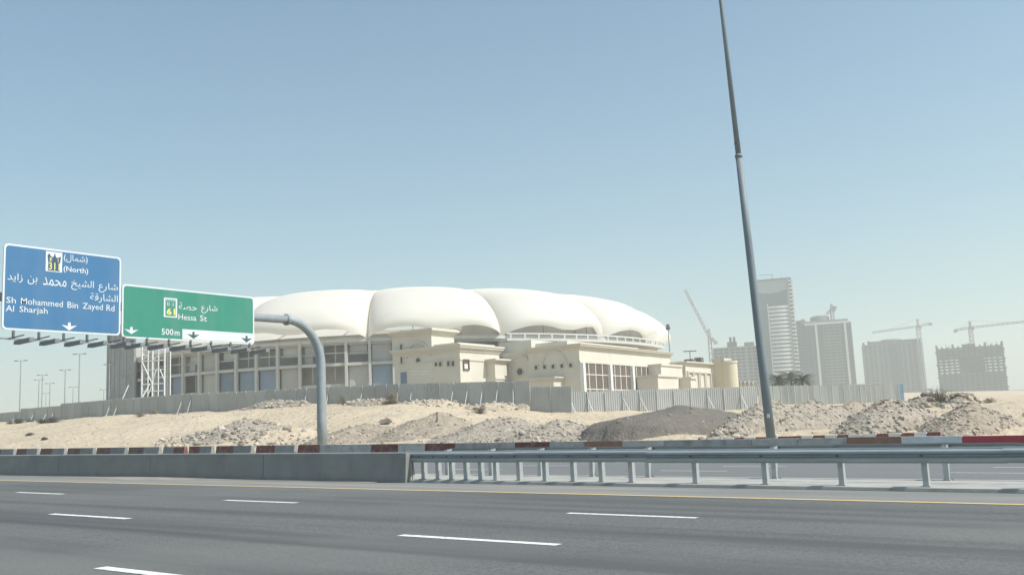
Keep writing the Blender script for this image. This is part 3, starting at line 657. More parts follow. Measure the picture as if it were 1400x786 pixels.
    for k in range(0, 25):
        a = a0 - step * k
        hw = .21
        ringbox(MB(), a - hw, a + hw, SR + .05, SR + .85, 4, 22.6).build('column', 'stonelight', t)
        b = a - step
        lo = lower[k % len(lower)]; up = upper[k % len(upper)]
        if lo in 'bg': ringbox(MB(), b + hw + .12, a - hw - .12, SR - .55, SR - .35, 4, 16.7).build('infill_panel', 'bluefill' if lo == 'b' else 'infill', t)
        else:
            ringbox(MB(), b + hw, a - hw, SR - .6, SR - .2, 12.4, 12.9).build('balcony_beam', 'stonelight', t)
            ringbox(MB(), b + 1.6, b + 1.85, SR - 1.5, SR - 1.1, 4, 16.8).build('inner_column', 'stone', t)
        if up == 'g': ringbox(MB(), b + hw + .12, a - hw - .12, SR - .55, SR - .35, 17.5, 21.3).build('infill_panel', 'infill', t)
        elif up in 'wl':
            ringbox(MB(), b + hw + .3, a - hw - .3, SR - 1.1, SR - .9, 19.6, 21.3).build('light_panel', 'infilllight', t)
            ringbox(MB(), b + hw, a - hw, SR - .6, SR - .3, 19.25, 19.5).build('mid_rail', 'stonelight', t)
            if up == 'l': ringbox(MB(), b + hw + .3, b + 1.9, SR - .9, SR - .7, 17.4, 19.3).build('infill_panel', 'infill', t)
        else:
            ringbox(MB(), b + hw, a - hw, SR - .6, SR - .3, 19.5, 19.75).build('mid_rail', 'stonelight', t)
            ringbox(MB(), b + 1.8, b + 2.02, SR - .8, SR - .45, 17.4, 21.4).build('mullion', 'stone', t)
    # roof-edge plant seen over the colonnade
    for a, hh, ww in ((-5.4, 1.3, .35), (-4.6, .9, .5), (-14, .5, 2.2), (-9, .4, 3.2)):
        ringbox(MB(), a, a + ww, SR - 1.2, SR - .6, 22.55, 22.55 + hh).build('roof_plant', 'stonedark', t)
    # light masts on the walkway
    for a in (26.5, 33.5, 36.5):
        p = ring(a, SR + .4, 22.5); mb = MB(); mb.bar(p, p + Vector((0, 0, 2.6)), .14); q = p + Vector((0, 0, 2.6)); mb.box(q.x - .7, q.x + .7, q.y - .2, q.y + .2, q.z - .15, q.z + .2)
        mb.build('floodlight_post', 'pole_dark', t)
stadium()
def scaffold():
    tt = 193.0; c = att(201, 540, tt); r = Vector((_r0.x, _r0.y, 0)); f = Vector((_f0.x, _f0.y, 0)); zb = zg(c.x, c.y)
    t = thing('scaffold_tower', (c.x, c.y, zb), 'white tubular scaffold tower at the left end of the colonnade', 'scaffold')
    def pt(px, z, dep=0): p = att(px, 500, tt); return Vector((p.x, p.y, 0)) + f * dep + Vector((0, 0, z))
    ztop = 21.0
    for px in (194, 208.5, 225):
        for dep in (0, 3.2): MB().bar(pt(px, zb, dep), pt(px, ztop, dep), .26 if dep == 0 else .2).build('standard', 'strut', t)
    for z in (12.2, 13.6, 16.4, 18.2, 20.4):
        for a, b in ((194, 208.5), (208.5, 225)): MB().bar(pt(a, z), pt(b, z), .18).build('ledger', 'strut', t)
    for a, b, z0, z1 in ((208.5, 214, 14.2, 16.4), (225, 219, 14.2, 16.4), (194, 208.5, 8, 13.6), (208.5, 225, 18.2, 20.4), (194, 208.5, 18.2, 20.4), (208.5, 194, 13.6, 18.2)):
        MB().bar(pt(a, z0, -.1), pt(b, z1, -.1), .16).build('diagonal_brace', 'strut', t)
    MB().bar(pt(186, zb, -2), pt(206, 13.7, -.3), .22).build('raking_prop', 'strut', t)
    MB().bar(pt(160, zb, -1), pt(176, 13.6, 0), .18).build('raking_prop', 'strut', t)
scaffold()

# ------------------------------------------------------------------ the cream buildings before the stadium
AO = Vector((-111.018, 135.835, 0)); _a = radians(3.4)
E1 = Vector((cos(_a), sin(_a), 0)); E2 = Vector((-sin(_a), cos(_a), 0))
def fr(a, b, z): return AO + E1 * a + E2 * b + Vector((0, 0, z))
def sL(px, py, e2v): d = ray(px, py); k = (e2v - (CAM - AO).dot(E2)) / d.dot(E2); p = CAM + d * k; return (p - AO).dot(E1), p.z
def sR(px, py, e1v): d = ray(px, py); k = (e1v - (CAM - AO).dot(E1)) / d.dot(E1); p = CAM + d * k; return (p - AO).dot(E2), p.z
def cornice(t, x0, x1, y0, y1, z, steps=((.25, .35), (.5, .3), (.75, .25)), m='creamtrim', name='cornice'):
    mb = MB(); zz = z
    for o, h in steps:
        mb.box(x0 - o, x1 + o, y0 - o, y1 + o, zz, zz + h, fr); zz += h
    return mb.build(name, m, t), zz
def arch_trim(t, x, e2v, zc, r, name='arch_moulding'):
    mb = MB(); n = 18
    for k in range(n):
        a, b = pi * k / n, pi * (k + 1) / n
        P = [fr(x + q * cos(w_), e2v - dd, zc + q * sin(w_)) for dd in (.005, .22) for (q, w_) in ((r, a), (r + .4, a), (r + .4, b), (r, b))]
        mb.hexa(P)
    return mb.build(name, 'creamtrim', t)
def disc(t, x, e2v, z, r, m, name):
    n = 20; mb = MB(); mb.add([fr(x + r * cos(2 * pi * k / n), e2v - .05, z + r * sin(2 * pi * k / n)) for k in range(n)], [tuple(range(n))]); o = mb.build(name, m, t)
    mb = MB(); mb.tube([fr(x + r * cos(2 * pi * k / n), e2v - .08, z + r * sin(2 * pi * k / n)) for k in range(n + 1)], .12, 6, False); mb.build('window_surround', 'creamtrim', o); return o
def winL(t, x0, x1, e2v, z0, z1, m='glassdark', depth=.18, frame=True):
    o = MB().box(x0, x1, e2v - .035, e2v - .01, z0, z1, fr).build('window', m, t)
    if frame:
        mb = MB(); w_ = .12
        for a, b, c, d in ((x0 - w_, x1 + w_, z1, z1 + w_), (x0 - w_, x1 + w_, z0 - w_, z0), (x0 - w_, x0, z0, z1), (x1, x1 + w_, z0, z1)): mb.box(a, b, e2v - depth, e2v - .005, c, d, fr)
        mb.build('window_frame', 'creamtrim', o)
    return o
GZ = 4.0
def wing_a():
    t = thing('cream_building', fr(-6, 6, GZ), 'cream building wing with a square corner tower and three-part cornice, left of the group', 'building', 'cream buildings before the stadium')
    x0 = -15.2; xt = sL(589.5, 448.5, 0)[0]; d = 12.9
    zp = 15.9
    MB().box(x0, 0, 0, d, GZ, zp, fr).build('wall', 'cream', t)
    _, zz = cornice(t, x0 + .3, 0, 0, d, zp, ((.2, .35), (.4, .3), (.65, .35), (.8, .3)))
    MB().box(x0 + 1, -.6, .5, d - .5, zz - .02, zz + .4, fr).build('parapet', 'cream', t)
    # band below the cornice on both visible faces
    MB().box(x0, .12, -.12, 0 - .003, 14.3, 14.65, fr).build('string_course', 'creamtrim', t)
    MB().box(.003, .14, -.1, d, 14.3, 14.65, fr).build('string_course', 'creamtrim', t)
    tw = MB().box(x0 - .002, xt, -.03, 7.0, GZ, 19.6, fr).build('tower', 'cream', t)
    mb = MB(); z = 19.6
    for o, h in ((.2, .3), (.45, .3), (.8, .35), (.55, .15)): mb.box(x0 - o, xt + o, -.03 - o, 7 + o, z, z + h, fr); z += h
    mb.build('tower_cornice', 'creamtrim', tw)
    MB().box(x0 + 3, x0 + 3.1, 2, 2.1, z, z + 1.2, fr).build('roof_rail', 'pole_dark', tw)
    xa, za = sL(547.5, 471, 0); xb, zb = sL(549.5, 497, 0); winL(tw, xa, xa + .55, -.03, zb, za)
    xa, za = sL(572, 493, 0); disc(t, xa, -.03, za, .62, 'glassdark', 'round_window')
    arch_trim(t, xa, -.03, za + .6, 2.6)
    for px in (596.5, 602.5, 613.5, 620): xa, za = sL(px, 497, 0); winL(t, xa - .3, xa + .3, 0, za - .45, za + .5)
    xa, za = sL(548, 509, 0); xb, zb = sL(556, 509, 0); MB().box(xa, xb, -.12, -.04, GZ, za, fr).build('door', 'bluedoor', t)
    for k, py in enumerate((508, 512)):
        for pa, pb in ((560, 572), (575, 587)):
            xa, za = sL(pa, py, 0); xb, _ = sL(pb, py, 0); MB().box(xa, xb, -.1, -.032 if xa < xt else -.004, za - .12, za + .12, fr).build('wall_lettering', 'white_frame', t)
    # right face: framed window, lower buttress block
    ya, za = sR(633, 492, 0); yb, zb = sR(640.5, 505, 0)
    o = MB().box(.01, .05, ya, yb, zb, za, fr).build('window', 'brownwin', t)
    mb = MB(); w_ = .16
    for a, b, c, e in ((ya - w_, yb + w_, za, za + w_), (ya - w_, yb + w_, zb - w_, zb), (ya - w_, ya, zb, za), (yb, yb + w_, zb, za)): mb.box(.005, .2, a, b, c, e, fr)
    mb.build('window_frame', 'brownwin', o)
    MB().box(.052, .08, ya + .3, yb - .3, zb + .1, za - .7, fr).build('window_blind', 'white_frame', o)
    y0, zt = sR(668, 484, 0)
    bt = MB().box(-.5, 1.9, 8.4, 12.4, GZ, 13.9, fr).build('buttress', 'cream', t)
    mb = MB(); z = 13.9
    for o_, h in ((.2, .25), (.4, .25), (.65, .3)): mb.box(-.5, 1.9 + o_, 8.4 - o_, 12.4 + o_, z, z + h, fr); z += h
    mb.build('buttress_cornice', 'creamtrim', bt)
    MB().box(1.905, 2.05, 8.3, 12.5, 10.9, 11.2, fr).build('string_course', 'creamtrim', bt)
wing_a()
YB = 13.33; XB = 17.17
def wing_b():
    t = thing('cream_building', fr(10, 34, GZ), 'long cream building with a white-columned glazed front facing right', 'building', 'cream buildings before the stadium')
    xs, _ = sL(722, 480, YB); zt = 15.6; yE = 54.2
    MB().box(0.2, xs, YB + .6, yE, GZ, 15.3, fr).build('wall', 'cream', t)
    MB().box(xs + .002, XB, YB, yE, GZ, zt, fr).build('wall', 'cream', t)
    cornice(t, xs + .3, XB, YB, yE, zt, ((.2, .25), (.4, .2), (.7, .3), (.85, .12)))
    cornice(t, .2, xs, YB + .6, yE - 3, 15.3, ((.12, .3), (.3, .35)))
    MB().box(1.5, 12.5, YB + 4, yE - 6, 15.9, 17.6, fr).build('parapet', 'cream', t)
    MB().box(-2, 5.5, YB + 2.5, yE - 10, 15.6, 18.3, fr).build('roof_block', 'cream', t)
    xa, za = sL(711, 508, YB + .6); disc(t, xa, YB + .6, za, .75, 'glassdark', 'round_window'); arch_trim(t, xa, YB + .6, za + .5, 2.3)
    for px in (733.5, 745, 756.5, 768.5, 780.5):
        xa, za = sL(px, 502.5 - (px - 733) * .065, YB); winL(t, xa - .32, xa + .32, YB, za - .32, za + .36)
    xa, za = sL(758, 502, YB); arch_trim(t, xa, YB, za + .3, 2.4)
    # low porch before the left face
    MB().box(6.7, 13.5, YB - 3.4, YB - .01, GZ, 9.9, fr).build('porch', 'cream', t)
    mb = MB(); z = 9.9
    for o, h in ((.2, .25), (.4, .25), (.6, .2)): mb.box(6.7 - o, 13.5 + o, YB - 3.4 - o, YB - .02, z, z + h, fr); z += h
    mb.build('porch_cornice', 'creamtrim', t)
    # right face: recessed glazing between white columns
    y0, _ = sR(794, 500, XB); y1, _ = sR(831, 500, XB); y2, _ = sR(861.5, 500, XB); y3, _ = sR(889, 500, XB)
    gz = 12.9
    MB().box(XB + .003, XB + .25, YB - .2, yE, 13.0, 13.35, fr).build('string_course', 'creamtrim', t)
    for ya, yb in ((y0, y1), (y1, y2), (y2, y3)):
        g = MB().box(XB + .01, XB + .06, ya + .2, yb - .2, GZ, gz, fr).build('glazing', 'brownwin', t)
        n = 4
        for k in range(1, n): q = ya + (yb - ya) * k / n; MB().box(XB + .065, XB + .2, q - .09, q + .09, GZ, gz, fr).build('mullion', 'white_frame', g)
        for z in (8.2, 10.9): MB().box(XB + .065, XB + .16, ya + .25, yb - .25, z - .07, z + .07, fr).build('transom', 'white_frame', g)
    for y in (y0, y1, y2): MB().box(XB + .02, XB + .75, y - .42, y + .42, GZ, 12.95, fr).build('column', 'white_frame', t)
    # stepped block in front of the right end
    yc, _ = sR(885, 500, XB)
    xa, za = sL(910, 499, yc)
    c = MB().box(XB + .1, XB + 3.0, yc, yE - 1, GZ, 13.1, fr).build('stepped_block', 'cream', t)
    MB().box(XB + .15, XB + 3.25, yc - .25, yE - 1.2, 13.1, 13.5, fr).build('cornice', 'creamtrim', c)
    yd, _ = sR(866, 520, XB)
    c = MB().box(XB + .76, XB + 5.3, yd, yc + 3, GZ, 10.6, fr).build('stepped_block', 'cream', t)
    MB().box(XB + .76, XB + 5.6, yd - .3, yc + 3.3, 10.6, 11.0, fr).build('cornice', 'creamtrim', c)
wing_b()
def wing_d():
    x0 = XB + .3; x1 = 20.5; yD = 54.25
    t = thing('cream_building', fr(21, 62, GZ), 'low cream building with four tall wall panels beside the round tower', 'building', 'cream buildings before the stadium')
    yE, _ = sR(973, 497, x1)
    MB().box(XB - 6, x1, yD, yE, GZ, 13.6, fr).build('wall', 'cream', t)
    cornice(t, XB - 6, x1, yD, yE, 13.6, ((.2, .25), (.45, .25), (.7, .25)))
    for k, (pa, pb) in enumerate(((939.5, 945), (947.5, 953), (955.5, 961.5), (963.5, 969.5))):
        ya, za = sR(pa, 508, x1); yb, _ = sR(pb, 508, x1)
        f = MB().box(x1 + .008, x1 + .04, ya, yb, GZ, 12.0, fr).build('wall_panel', 'creamtrim', t)
        for a, b in ((ya - .3, ya), (yb, yb + .3)): MB().box(x1 + .004, x1 + .4, a, b, GZ, 12.3, fr).build('pilaster', 'cream', f)
        MB().box(x1 + .006, x1 + .42, ya, yb, 12.0, 12.35, fr).build('panel_head', 'cream', f)
    MB().box(x1 - 3, x1 + 2.2, yD - 3, yD - .01, GZ, 10.4, fr).build('porch', 'cream', t)
    MB().box(x1 - 3.2, x1 + 2.5, yD - 3.3, yD - .02, 10.4, 10.85, fr).build('porch_cornice', 'creamtrim', t)
    for px, w_, h in ((937, 2.0, 1.0), (951, 1.6, 1.6)):
        y, _ = sR(px + 4, 492, x1 - 3); MB().box(x1 - 4, x1 - 4 + w_, y, y + w_, 14.3, 14.35 + h, fr).build('roof_unit', 'tower_dark', t)
    # round tower
    t2 = thing('round_tower', fr(23.6, 70.5, GZ), 'yellowish cream round tower at the right end of the cream buildings', 'building', 'cream buildings before the stadium')
    xa, _ = sL(982, 492, 69.7); xb, _ = sL(1004.5, 492, 69.7); r = (xb - xa) / 2 - .1; cx = (xa + xb) / 2
    MB().tube([fr(cx, 71, GZ), fr(cx, 71, 14.2)], r, 28).build('drum', 'yellowcream', t2, False)
    MB().tube([fr(cx, 71, 14.2), fr(cx, 71, 14.65)], r + .15, 28).build('rim', 'creamtrim', t2)
    MB().box(x1 + .05, cx - r * .3, yE + .02, 74, GZ, 15.0, fr).build('stair_block', 'yellowcream', t2)
    MB().box(x1 - .1, cx - r * .25, yE - .2, 74.2, 15.0, 15.35, fr).build('stair_cornice', 'creamtrim', t2)
wing_d()
# lamp masts by the cream buildings
def small_mast(px, ytop, t_, zb, kind, label, group='lamp masts behind the cream buildings'):
    tp = att(px, ytop, t_); o = thing('lamp_mast', (tp.x, tp.y, zb), label, 'lamp post', group)
    MB().tube([(tp.x, tp.y, zb), (tp.x, tp.y, tp.z)], [.14, .09], 8).build('mast', 'pole_dark', o)
    h = MB()
    if kind == 'T':
        r = Vector((_r0.x, _r0.y, 0)); h.bar(Vector((tp.x, tp.y, tp.z)) - r * 1.5, Vector((tp.x, tp.y, tp.z)) + r * 1.5, .35, .22)
    else: h.box(tp.x - .45, tp.x + .45, tp.y - .3, tp.y + .3, tp.z - 1.2, tp.z - .5).box(tp.x - .3, tp.x + .3, tp.y - .3, tp.y + .3, tp.z - .4, tp.z + .1)
    h.build('lamp_head', 'pole_dark', o)
small_mast(913, 444, 236, 6, 'S', 'thin dark lamp mast at the right end of the white roof')
small_mast(943, 480, 226, 5, 'T', 'short T-shaped lamp mast over the panelled cream building')
def canopies():
    for k in range(5):
        px = 1008 + 5.6 * k; p = att(px, 527, 232 + 1.5 * k); q = att(px + 5.4, 527, 232 + 1.5 * k); zb = 6; n = 8
        t = thing('shade_canopy', ((p.x + q.x) / 2, (p.y + q.y) / 2, zb), f'{ORD[k]} small white arched shade canopy from the round tower', 'canopy', 'white arched shade canopies')
        f = Vector((_f0.x, _f0.y, 0)) * 6; zt = att(px, 519.5, 232).z - p.z
        rows = [[(p + (q - p) * (.5 - .5 * cos(pi * i / n)) + f * j + Vector((0, 0, zt * sin(pi * i / n)))) for j in (0, .5, 1)] for i in range(n + 1)]
        MB().grid(rows).build('canopy_roof', 'tower_white', t, True)
        for c in (p, q, p + f, q + f): MB().bar((c.x, c.y, zb), (c.x, c.y, p.z + .02), .12).build('leg', 'strut', t)
canopies()

# ------------------------------------------------------------------ far left lamp masts
MASTS = [(28.7, 493), (53.4, 519), (58, 512.5), (63, 537.7), (68.4, 524), (89.3, 505.6), (100, 529), (109, 483.8), (142, 532.6), (149.6, 498)]
for i, (px, py) in enumerate(MASTS):
    tt = min(520, 19.4 * F / (hor(px) - py)); tp = att(px, py, tt); zb = float(zground(np.array([tp.x]), np.array([tp.y]), False)[0]) - .5
    o = thing('lamp_mast', (tp.x, tp.y, zb), f'{ORD[i]} thin T-headed lamp mast from the left below the blue sign', 'lamp post', 'lamp masts at the far left')
    MB().tube([(tp.x, tp.y, zb), (tp.x, tp.y, tp.z)], [.15, .10], 8).build('mast', 'pole', o)
    r = Vector((_r0.x, _r0.y, 0)); c = Vector((tp.x, tp.y, tp.z))
    for s in (-1, 1): MB().bar(c + r * .1 * s, c + r * .75 * s, .12, .1).build('arm', 'pole', o); MB().bar(c + r * .75 * s, c + r * 1.35 * s, .4, .16).build('lamp_head', 'pole_dark', o)

# ------------------------------------------------------------------ far towers
class Loc:
    """local frame facing the camera: a = metres to the right, b = metres back, z up; from pixels at depth t"""
    def __init__(s, px, t, turn=0.0):
        p = att(px, 540, t); s.o = Vector((p.x, p.y, 0)); s.t = t; s.px = px
        d = (s.o - Vector((0, 0, 0))).xy.normalized(); a = atan2(d.y, d.x) + turn
        s.f = Vector((cos(a), sin(a), 0)); s.r = Vector((sin(a), -cos(a), 0)); s.k = t / F / cos(atan((px - 700) / F))
        s.zb = float(zground(np.array([s.o.x]), np.array([s.o.y]), False)[0]) - 1
    def __call__(s, a, b, z): return s.o + s.r * a + s.f * b + Vector((0, 0, z))
    def z(s, py, px=None): return att(px or s.px, py, s.t).z
    def a(s, px): return (px - s.px) * s.t / F * 1.06
def tower_white():
    L = Loc(1066, 850); zb = L.zb
    t = thing('tower_block', L(0, 10, zb), 'tall white-banded high-rise with curved crown behind the lamp column', 'building', 'far high-rise towers')
    zt = L.z(390); xl, xm, xr = -14.5, -3.5, 14
    MB().box(xl, xr - .5, 1.5, 26, zb, zt, L).build('core', 'tower_glass', t)
    MB().box(xr, xr + 1.2, -1.0, 24, zb, L.z(377), L).build('fin_wall', 'tower_lite', t)
    # curved crown
    n = 14; mb = MB()
    for k in range(n):
        a0 = xl + (xr - xl) * k / n; a1 = xl + (xr - xl) * (k + 1) / n
        f = lambda a: L.z(398) + 3.0 * ((a - xl) / (xr - xl) * 2 - 1) ** 2
        P = [L(a0, .4, f(a0)), L(a1, .4, f(a1)), L(a1, 1.6, f(a1)), L(a0, 1.6, f(a0)), L(a0, .4, L.z(380)), L(a1, .4, L.z(380)), L(a1, 1.6, L.z(380)), L(a0, 1.6, L.z(380))]
        mb.hexa(P)
    cr = mb.build('crown_screen', 'crownpale', t)
    MB().box(xl, xr + 1.2, -.6, 20, L.z(380), L.z(377.5), L).build('crown_slab', 'tower_glass', cr)
    z1 = L.z(414); z0 = L.z(512); nf = 18; fh = (z1 - z0) / nf
    for k in range(-2, nf):
        za = z0 + fh * k
        if za < zb: continue
        m = 8; mb = MB(); mb2 = MB()
        for j in range(m):
            a0 = xm + (xr - xm) * j / m; a1 = xm + (xr - xm) * (j + 1) / m; bul = lambda a: -1.6 * (1 - ((a - (xm + xr) / 2) / ((xr - xm) / 2)) ** 2)
            P = [L(a0, bul(a0), za), L(a1, bul(a1), za), L(a1, 1.4, za), L(a0, 1.4, za), L(a0, bul(a0), za + fh * .58), L(a1, bul(a1), za + fh * .58), L(a1, 1.4, za + fh * .58), L(a0, 1.4, za + fh * .58)]
            mb.hexa(P)
        bnd = mb.build('floor_band', 'tower_white', t)
        for j in range(4):
            a0 = xm + .8 + (xr - xm - 1.2) * j / 4; a1 = a0 + (xr - xm) / 4 - 1.2
            MB().box(a0, a1, .1 - .8 * (j in (1, 2)), 1.45, za + fh * .6, za + fh * .98, L).build('window', 'tower_win', bnd)
    MB().box(xm - .8, xm - .1, -.3, 1.4, z0, z1 + 1, L).build('edge_fin', 'tower_white', t)
    for k in range(-1, 25):
        za = z0 + fh * k
        b = MB().box(xr + 1.25, xr + 5.2, 6, 20, za, za + fh * .35, L).build('balcony', 'tower_white', t)
        MB().box(xr + 1.25, xr + 4.0, 8, 18, za + fh * .35, za + fh, L).build('balcony_window', 'tower_win', b)
    mb = MB(); zr = L.z(377); mb.bar(L(2, 8, zr), L(2, 8, zr + 5), .5).bar(L(-9, 8, zr + 5), L(3, 8, zr + 4.2), .4).bar(L(-4, 8, zr), L(-4, 8, zr + 3), .3).bar(L(10, 8, zr), L(10, 8, zr + 3), .3)
    mb.build('roof_rig', 'crane', t)
tower_white()
def tower_grid(px0, px1, ytop, t_, name_lab, m, nb, nf, crown, dark='tower_win', left=None, turn=0.0, ybase=None):
    L = Loc((px0 + px1) / 2, t_, turn); zb = L.zb; w_ = (px1 - px0) * t_ / F * 1.05; a0 = -w_ / 2; a1 = w_ / 2
    t = thing('tower_block', L(0, 10, zb), name_lab, 'building', 'far high-rise towers'); zt = L.z(ytop); dep = w_ * .8
    MB().box(a0 + .6, a1 - .6, .9, dep, zb, zt - .3, L).build('core', dark, t)
    fh = (zt - zb) / nf; mb = MB()
    for k in range(nf + 1): MB().box(a0, a1, 0, dep + .5, zb + fh * k - fh * .24, zb + fh * k + fh * .2, L).build('floor_slab', m, t)
    for k in range(nb + 1):
        a = a0 + w_ * k / nb; wd = .55 if k % 3 else 1.1
        MB().box(a - wd, a + wd, .12, 1.4, zb, zt, L).build('pier', m, t)
    for k in range(5):
        b = dep * k / 4; MB().box(a0 + .05, a0 + .5, b - .8, b + .8, zb, zt, L).build('side_pier', m, t); MB().box(a1 - .5, a1 - .05, b - .8, b + .8, zb, zt, L).build('side_pier', m, t)
    crown(L, t, a0, a1, zt, dep, fh); return L, t, a0, a1, zt, dep, fh
def crown2(L, t, a0, a1, zt, dep, fh):
    c = (a0 + a1) / 2
    MB().box(a0 + 9, a1 - 2, 2, dep - 2, zt, zt + fh * 1.2, L).build('roof_storey', 'tower_lite', t)
    MB().box(a0 + 6, a0 + 9.5, 1, dep, zt - 2, zt + fh * 2.0, L).build('roof_fin', 'tower_lite', t)
    MB().box(a0 + 9, a1 - 1, -.6, 1, zt - fh * .2, zt + fh * .5, L).build('roof_band', 'tower_white', t)
    MB().tube([L(c - 2, 12, zt + fh), L(c - 2, 12, zt + fh * 2.6), L(c - 2, 12, zt + fh * 3)], [9, 8.5, 6], 20).build('roof_drum', 'tower_grey', t)
    MB().tube([L(a0 + 4, 12, zt - 1), L(a0 + 4, 12, zt + fh * 1.8)], [5, 4.6], 16).build('roof_drum', 'tower_grey', t)
    for k in range(7): MB().box(a0 - 3.5, a0 + 1, 4, 16, zt - fh * (1 + k), zt - fh * (.55 + k), L).build('balcony', 'tower_lite', t)
    # two pale vertical strips and scattered light window edges
    for a in (a0 + (a1 - a0) * .38, a0 + (a1 - a0) * .90): MB().box(a - 1.0, a + 1.0, -.5, .1, zt - fh * 23, zt, L).build('pale_strip', 'tower_white', t)
    for k in range(2, 23, 1):
        for q in (.08, .20, .44, .86): MB().box(a0 + (a1 - a0) * q, a0 + (a1 - a0) * (q + .035 + .02 * ((k * 7 + int(q * 50)) % 3)), -.3, .05, zt - fh * (k - .25), zt - fh * (k - .85), L).build('window', 'tower_win', t)
    for k in range(1, 22): MB().box(a0 + (a1 - a0) * .5, a0 + (a1 - a0) * .82, -.45, -.02, zt - fh * (k + .15), zt - fh * (k - .2), L).build('balcony_front', 'tower_lite', t)
tower_grid(1098, 1168, 441, 900, 'grey unfinished high-rise with domed roof drum, second tower from the lamp column', 'tower_grey', 10, 25, crown2)
def crown3(L, t, a0, a1, zt, dep, fh):
    MB().box(a0 + 5, a1 - 3, 2, dep - 2, zt, zt + fh * 1.4, L).build('roof_storey', 'tower_grey', t)
    MB().tube([L(0, 14, zt + fh), L(0, 14, zt + fh * 2.0)], [12, 10], 20).build('roof_drum', 'tower_grey', t)
    for k, a in enumerate((a0 + 1, a0 + 6, a1 - 5, a1 - 1)): MB().box(a - 1, a + 1, 0, 2, zt, zt + fh * (1.2 + .4 * (k % 2)), L).build('roof_stub', 'tower_dark', t)
    MB().box(-2, 5, -.5, .1, zt - fh * 17, zt, L).build('dark_strip', 'tower_win', t)
    MB().box(a1 - 14, a1 + 6, -6, 4, L.zb, L.zb + 9, L).build('podium', 'tower_grey', t)
tower_grid(1190, 1262, 469, 1000, 'pale grey unfinished high-rise beside the tall tower crane', 'tower_lite', 12, 21, crown3)
def crown0(L, t, a0, a1, zt, dep, fh):
    MB().box(a0 + 12, a0 + 20, 4, 14, zt, zt + 5, L).build('roof_storey', 'tower_grey', t); MB().box(a0 + 26, a1 - 2, 4, 16, zt, zt + 4, L).build('roof_storey', 'tower_grey', t)
    for a in (a0 + 14, a0 + 17): MB().box(a, a + 2, 3, 5, zt + 5, zt + 9, L).build('roof_tank', 'tower_dark', t)
tower_grid(981, 1038, 474, 800, 'low grey mid-rise block half hidden behind the lamp column', 'tower_lite', 8, 17, crown0)
def skeleton():
    L = Loc(1332, 900); zb = L.zb; w_ = 80 * 900 / F * 1.06; a0, a1 = -w_ / 2, w_ / 2; zt = L.z(474); dep = 32
    t = thing('tower_block', L(0, 10, zb), 'bare concrete tower skeleton with open floors at the far right', 'building', 'far high-rise towers'); nf = 15; fh = (zt - zb) / nf
    for k in range(nf + 1): MB().box(a0 - (.8 if k % 4 == 2 else 0), a1 + .5 * (k % 3), 0, dep, zb + fh * k - .35, zb + fh * k + .55, L).build('floor_slab', 'tower_dark', t)
    for k in range(13):
        a = a0 + .8 + (w_ - 1.6) * k / 12
        for b in (1, dep * .5, dep - 1): MB().box(a - .7, a + .7, b - .7, b + .7, zb, zt + (4.0 if k % 3 == 0 else 1.8), L).build('column', 'tower_dark', t)
    MB().box(-9, 12, 8, 24, zb, zt, L).build('lift_core', 'tower_dark', t)
    MB().box(a0 + 1.5, a1 - 1.5, 1.8, dep - 2, zb, zb + fh * 7, L).build('infill_wall', 'tower_grey', t)
    MB().box(a0 + 1.5, a1 - 1.5, 1.8, dep - 2, zb + fh * 12, zt - .5, L).build('infill_wall', 'tower_grey', t)
    for k in range(16):
        a = a0 + w_ * (k + .5) / 16; MB().bar(L(a, 0, zt + .5), L(a + .4 * (k % 3 - 1), 0, zt + 3 + (k * 7 % 5) * .5), .25).build('rebar_post', 'tower_dark', t)
    MB().box(-6, 5, 2, 8, zt, zt + 3.4, L).build('formwork', 'tower_dark', t)
skeleton()
def lattice(mb, p, q, wd, nseg, th):
    p = Vector(p); q = Vector(q); d = (q - p).normalized(); u = Vector((0, 0, 1)) if abs(d.z) < .9 else Vector((_f0.x, _f0.y, 0)); r = d.cross(u).normalized() * wd / 2; v = r.cross(d).normalized() * wd / 2
    cs = [r + v, r - v, -r - v, -r + v]
    for c in cs: mb.bar(p + c, q + c, th)
    for k in range(nseg):
        a = p + (q - p) * k / nseg; b = p + (q - p) * (k + 1) / nseg
        for i in range(4): mb.bar(a + cs[i], b + cs[(i + 1) % 4], th * .7)
    return mb
def crane(px, ybase, ytop, t_, jibs, label, m='crane', wd=2.4, apex=None, cw=None, zbase=None):
    L = Loc(px, t_); zb = L.zb if ybase is None else L.z(ybase); zt = L.z(ytop)
    t = thing('tower_crane', L(0, 0, zb), label, 'crane', 'tower cranes'); n = max(4, int((zt - zb) / 4))
    lattice(MB(), L(0, 0, zb), L(0, 0, zt), wd, n, .45).build('mast', m, t)
    MB().box(-1.6, 1.6, -1.8, 1.8, zt - .4, zt + 1.4, L).build('slewing_ring', m, t); MB().box(1.5, 3.2, -3, -1, zt - 1.5, zt + 1.2, L).build('cab', m, t)
    ap = L(0, 0, L.z(apex)) if apex else None
    if ap: lattice(MB(), L(0, 0, zt + 1), ap, 1.3, 4, .4).build('apex', m, t)
    for nm, (x, y) in jibs:
        e = L((x - px) * t_ / F * 1.06, 0, L.z(y, x)); s = L(0, 0, zt + 1.2)
        j = lattice(MB(), s, e, 1.5 if nm == 'jib' else 1.8, max(4, int((e - s).length / 4)), .38).build(nm, m, t)
        if ap: MB().bar(ap, s + (e - s) * .72, .22).build('tie_bar', m, j)
        if nm == 'counter_jib': MB().box(-1, 1, -1, 1, -1.6, 1.0, lambda a, b, z: e + L.r * a * 1.6 + L.f * b + Vector((0, 0, z - .6))).build('counterweight', m, j)
crane(976, 530, 463, 780, [('jib', (949, 392)), ('counter_jib', (983, 466))], 'luffing crane with a steep jib beside the grey mid-rise block', 'crane_pale', apex=448)
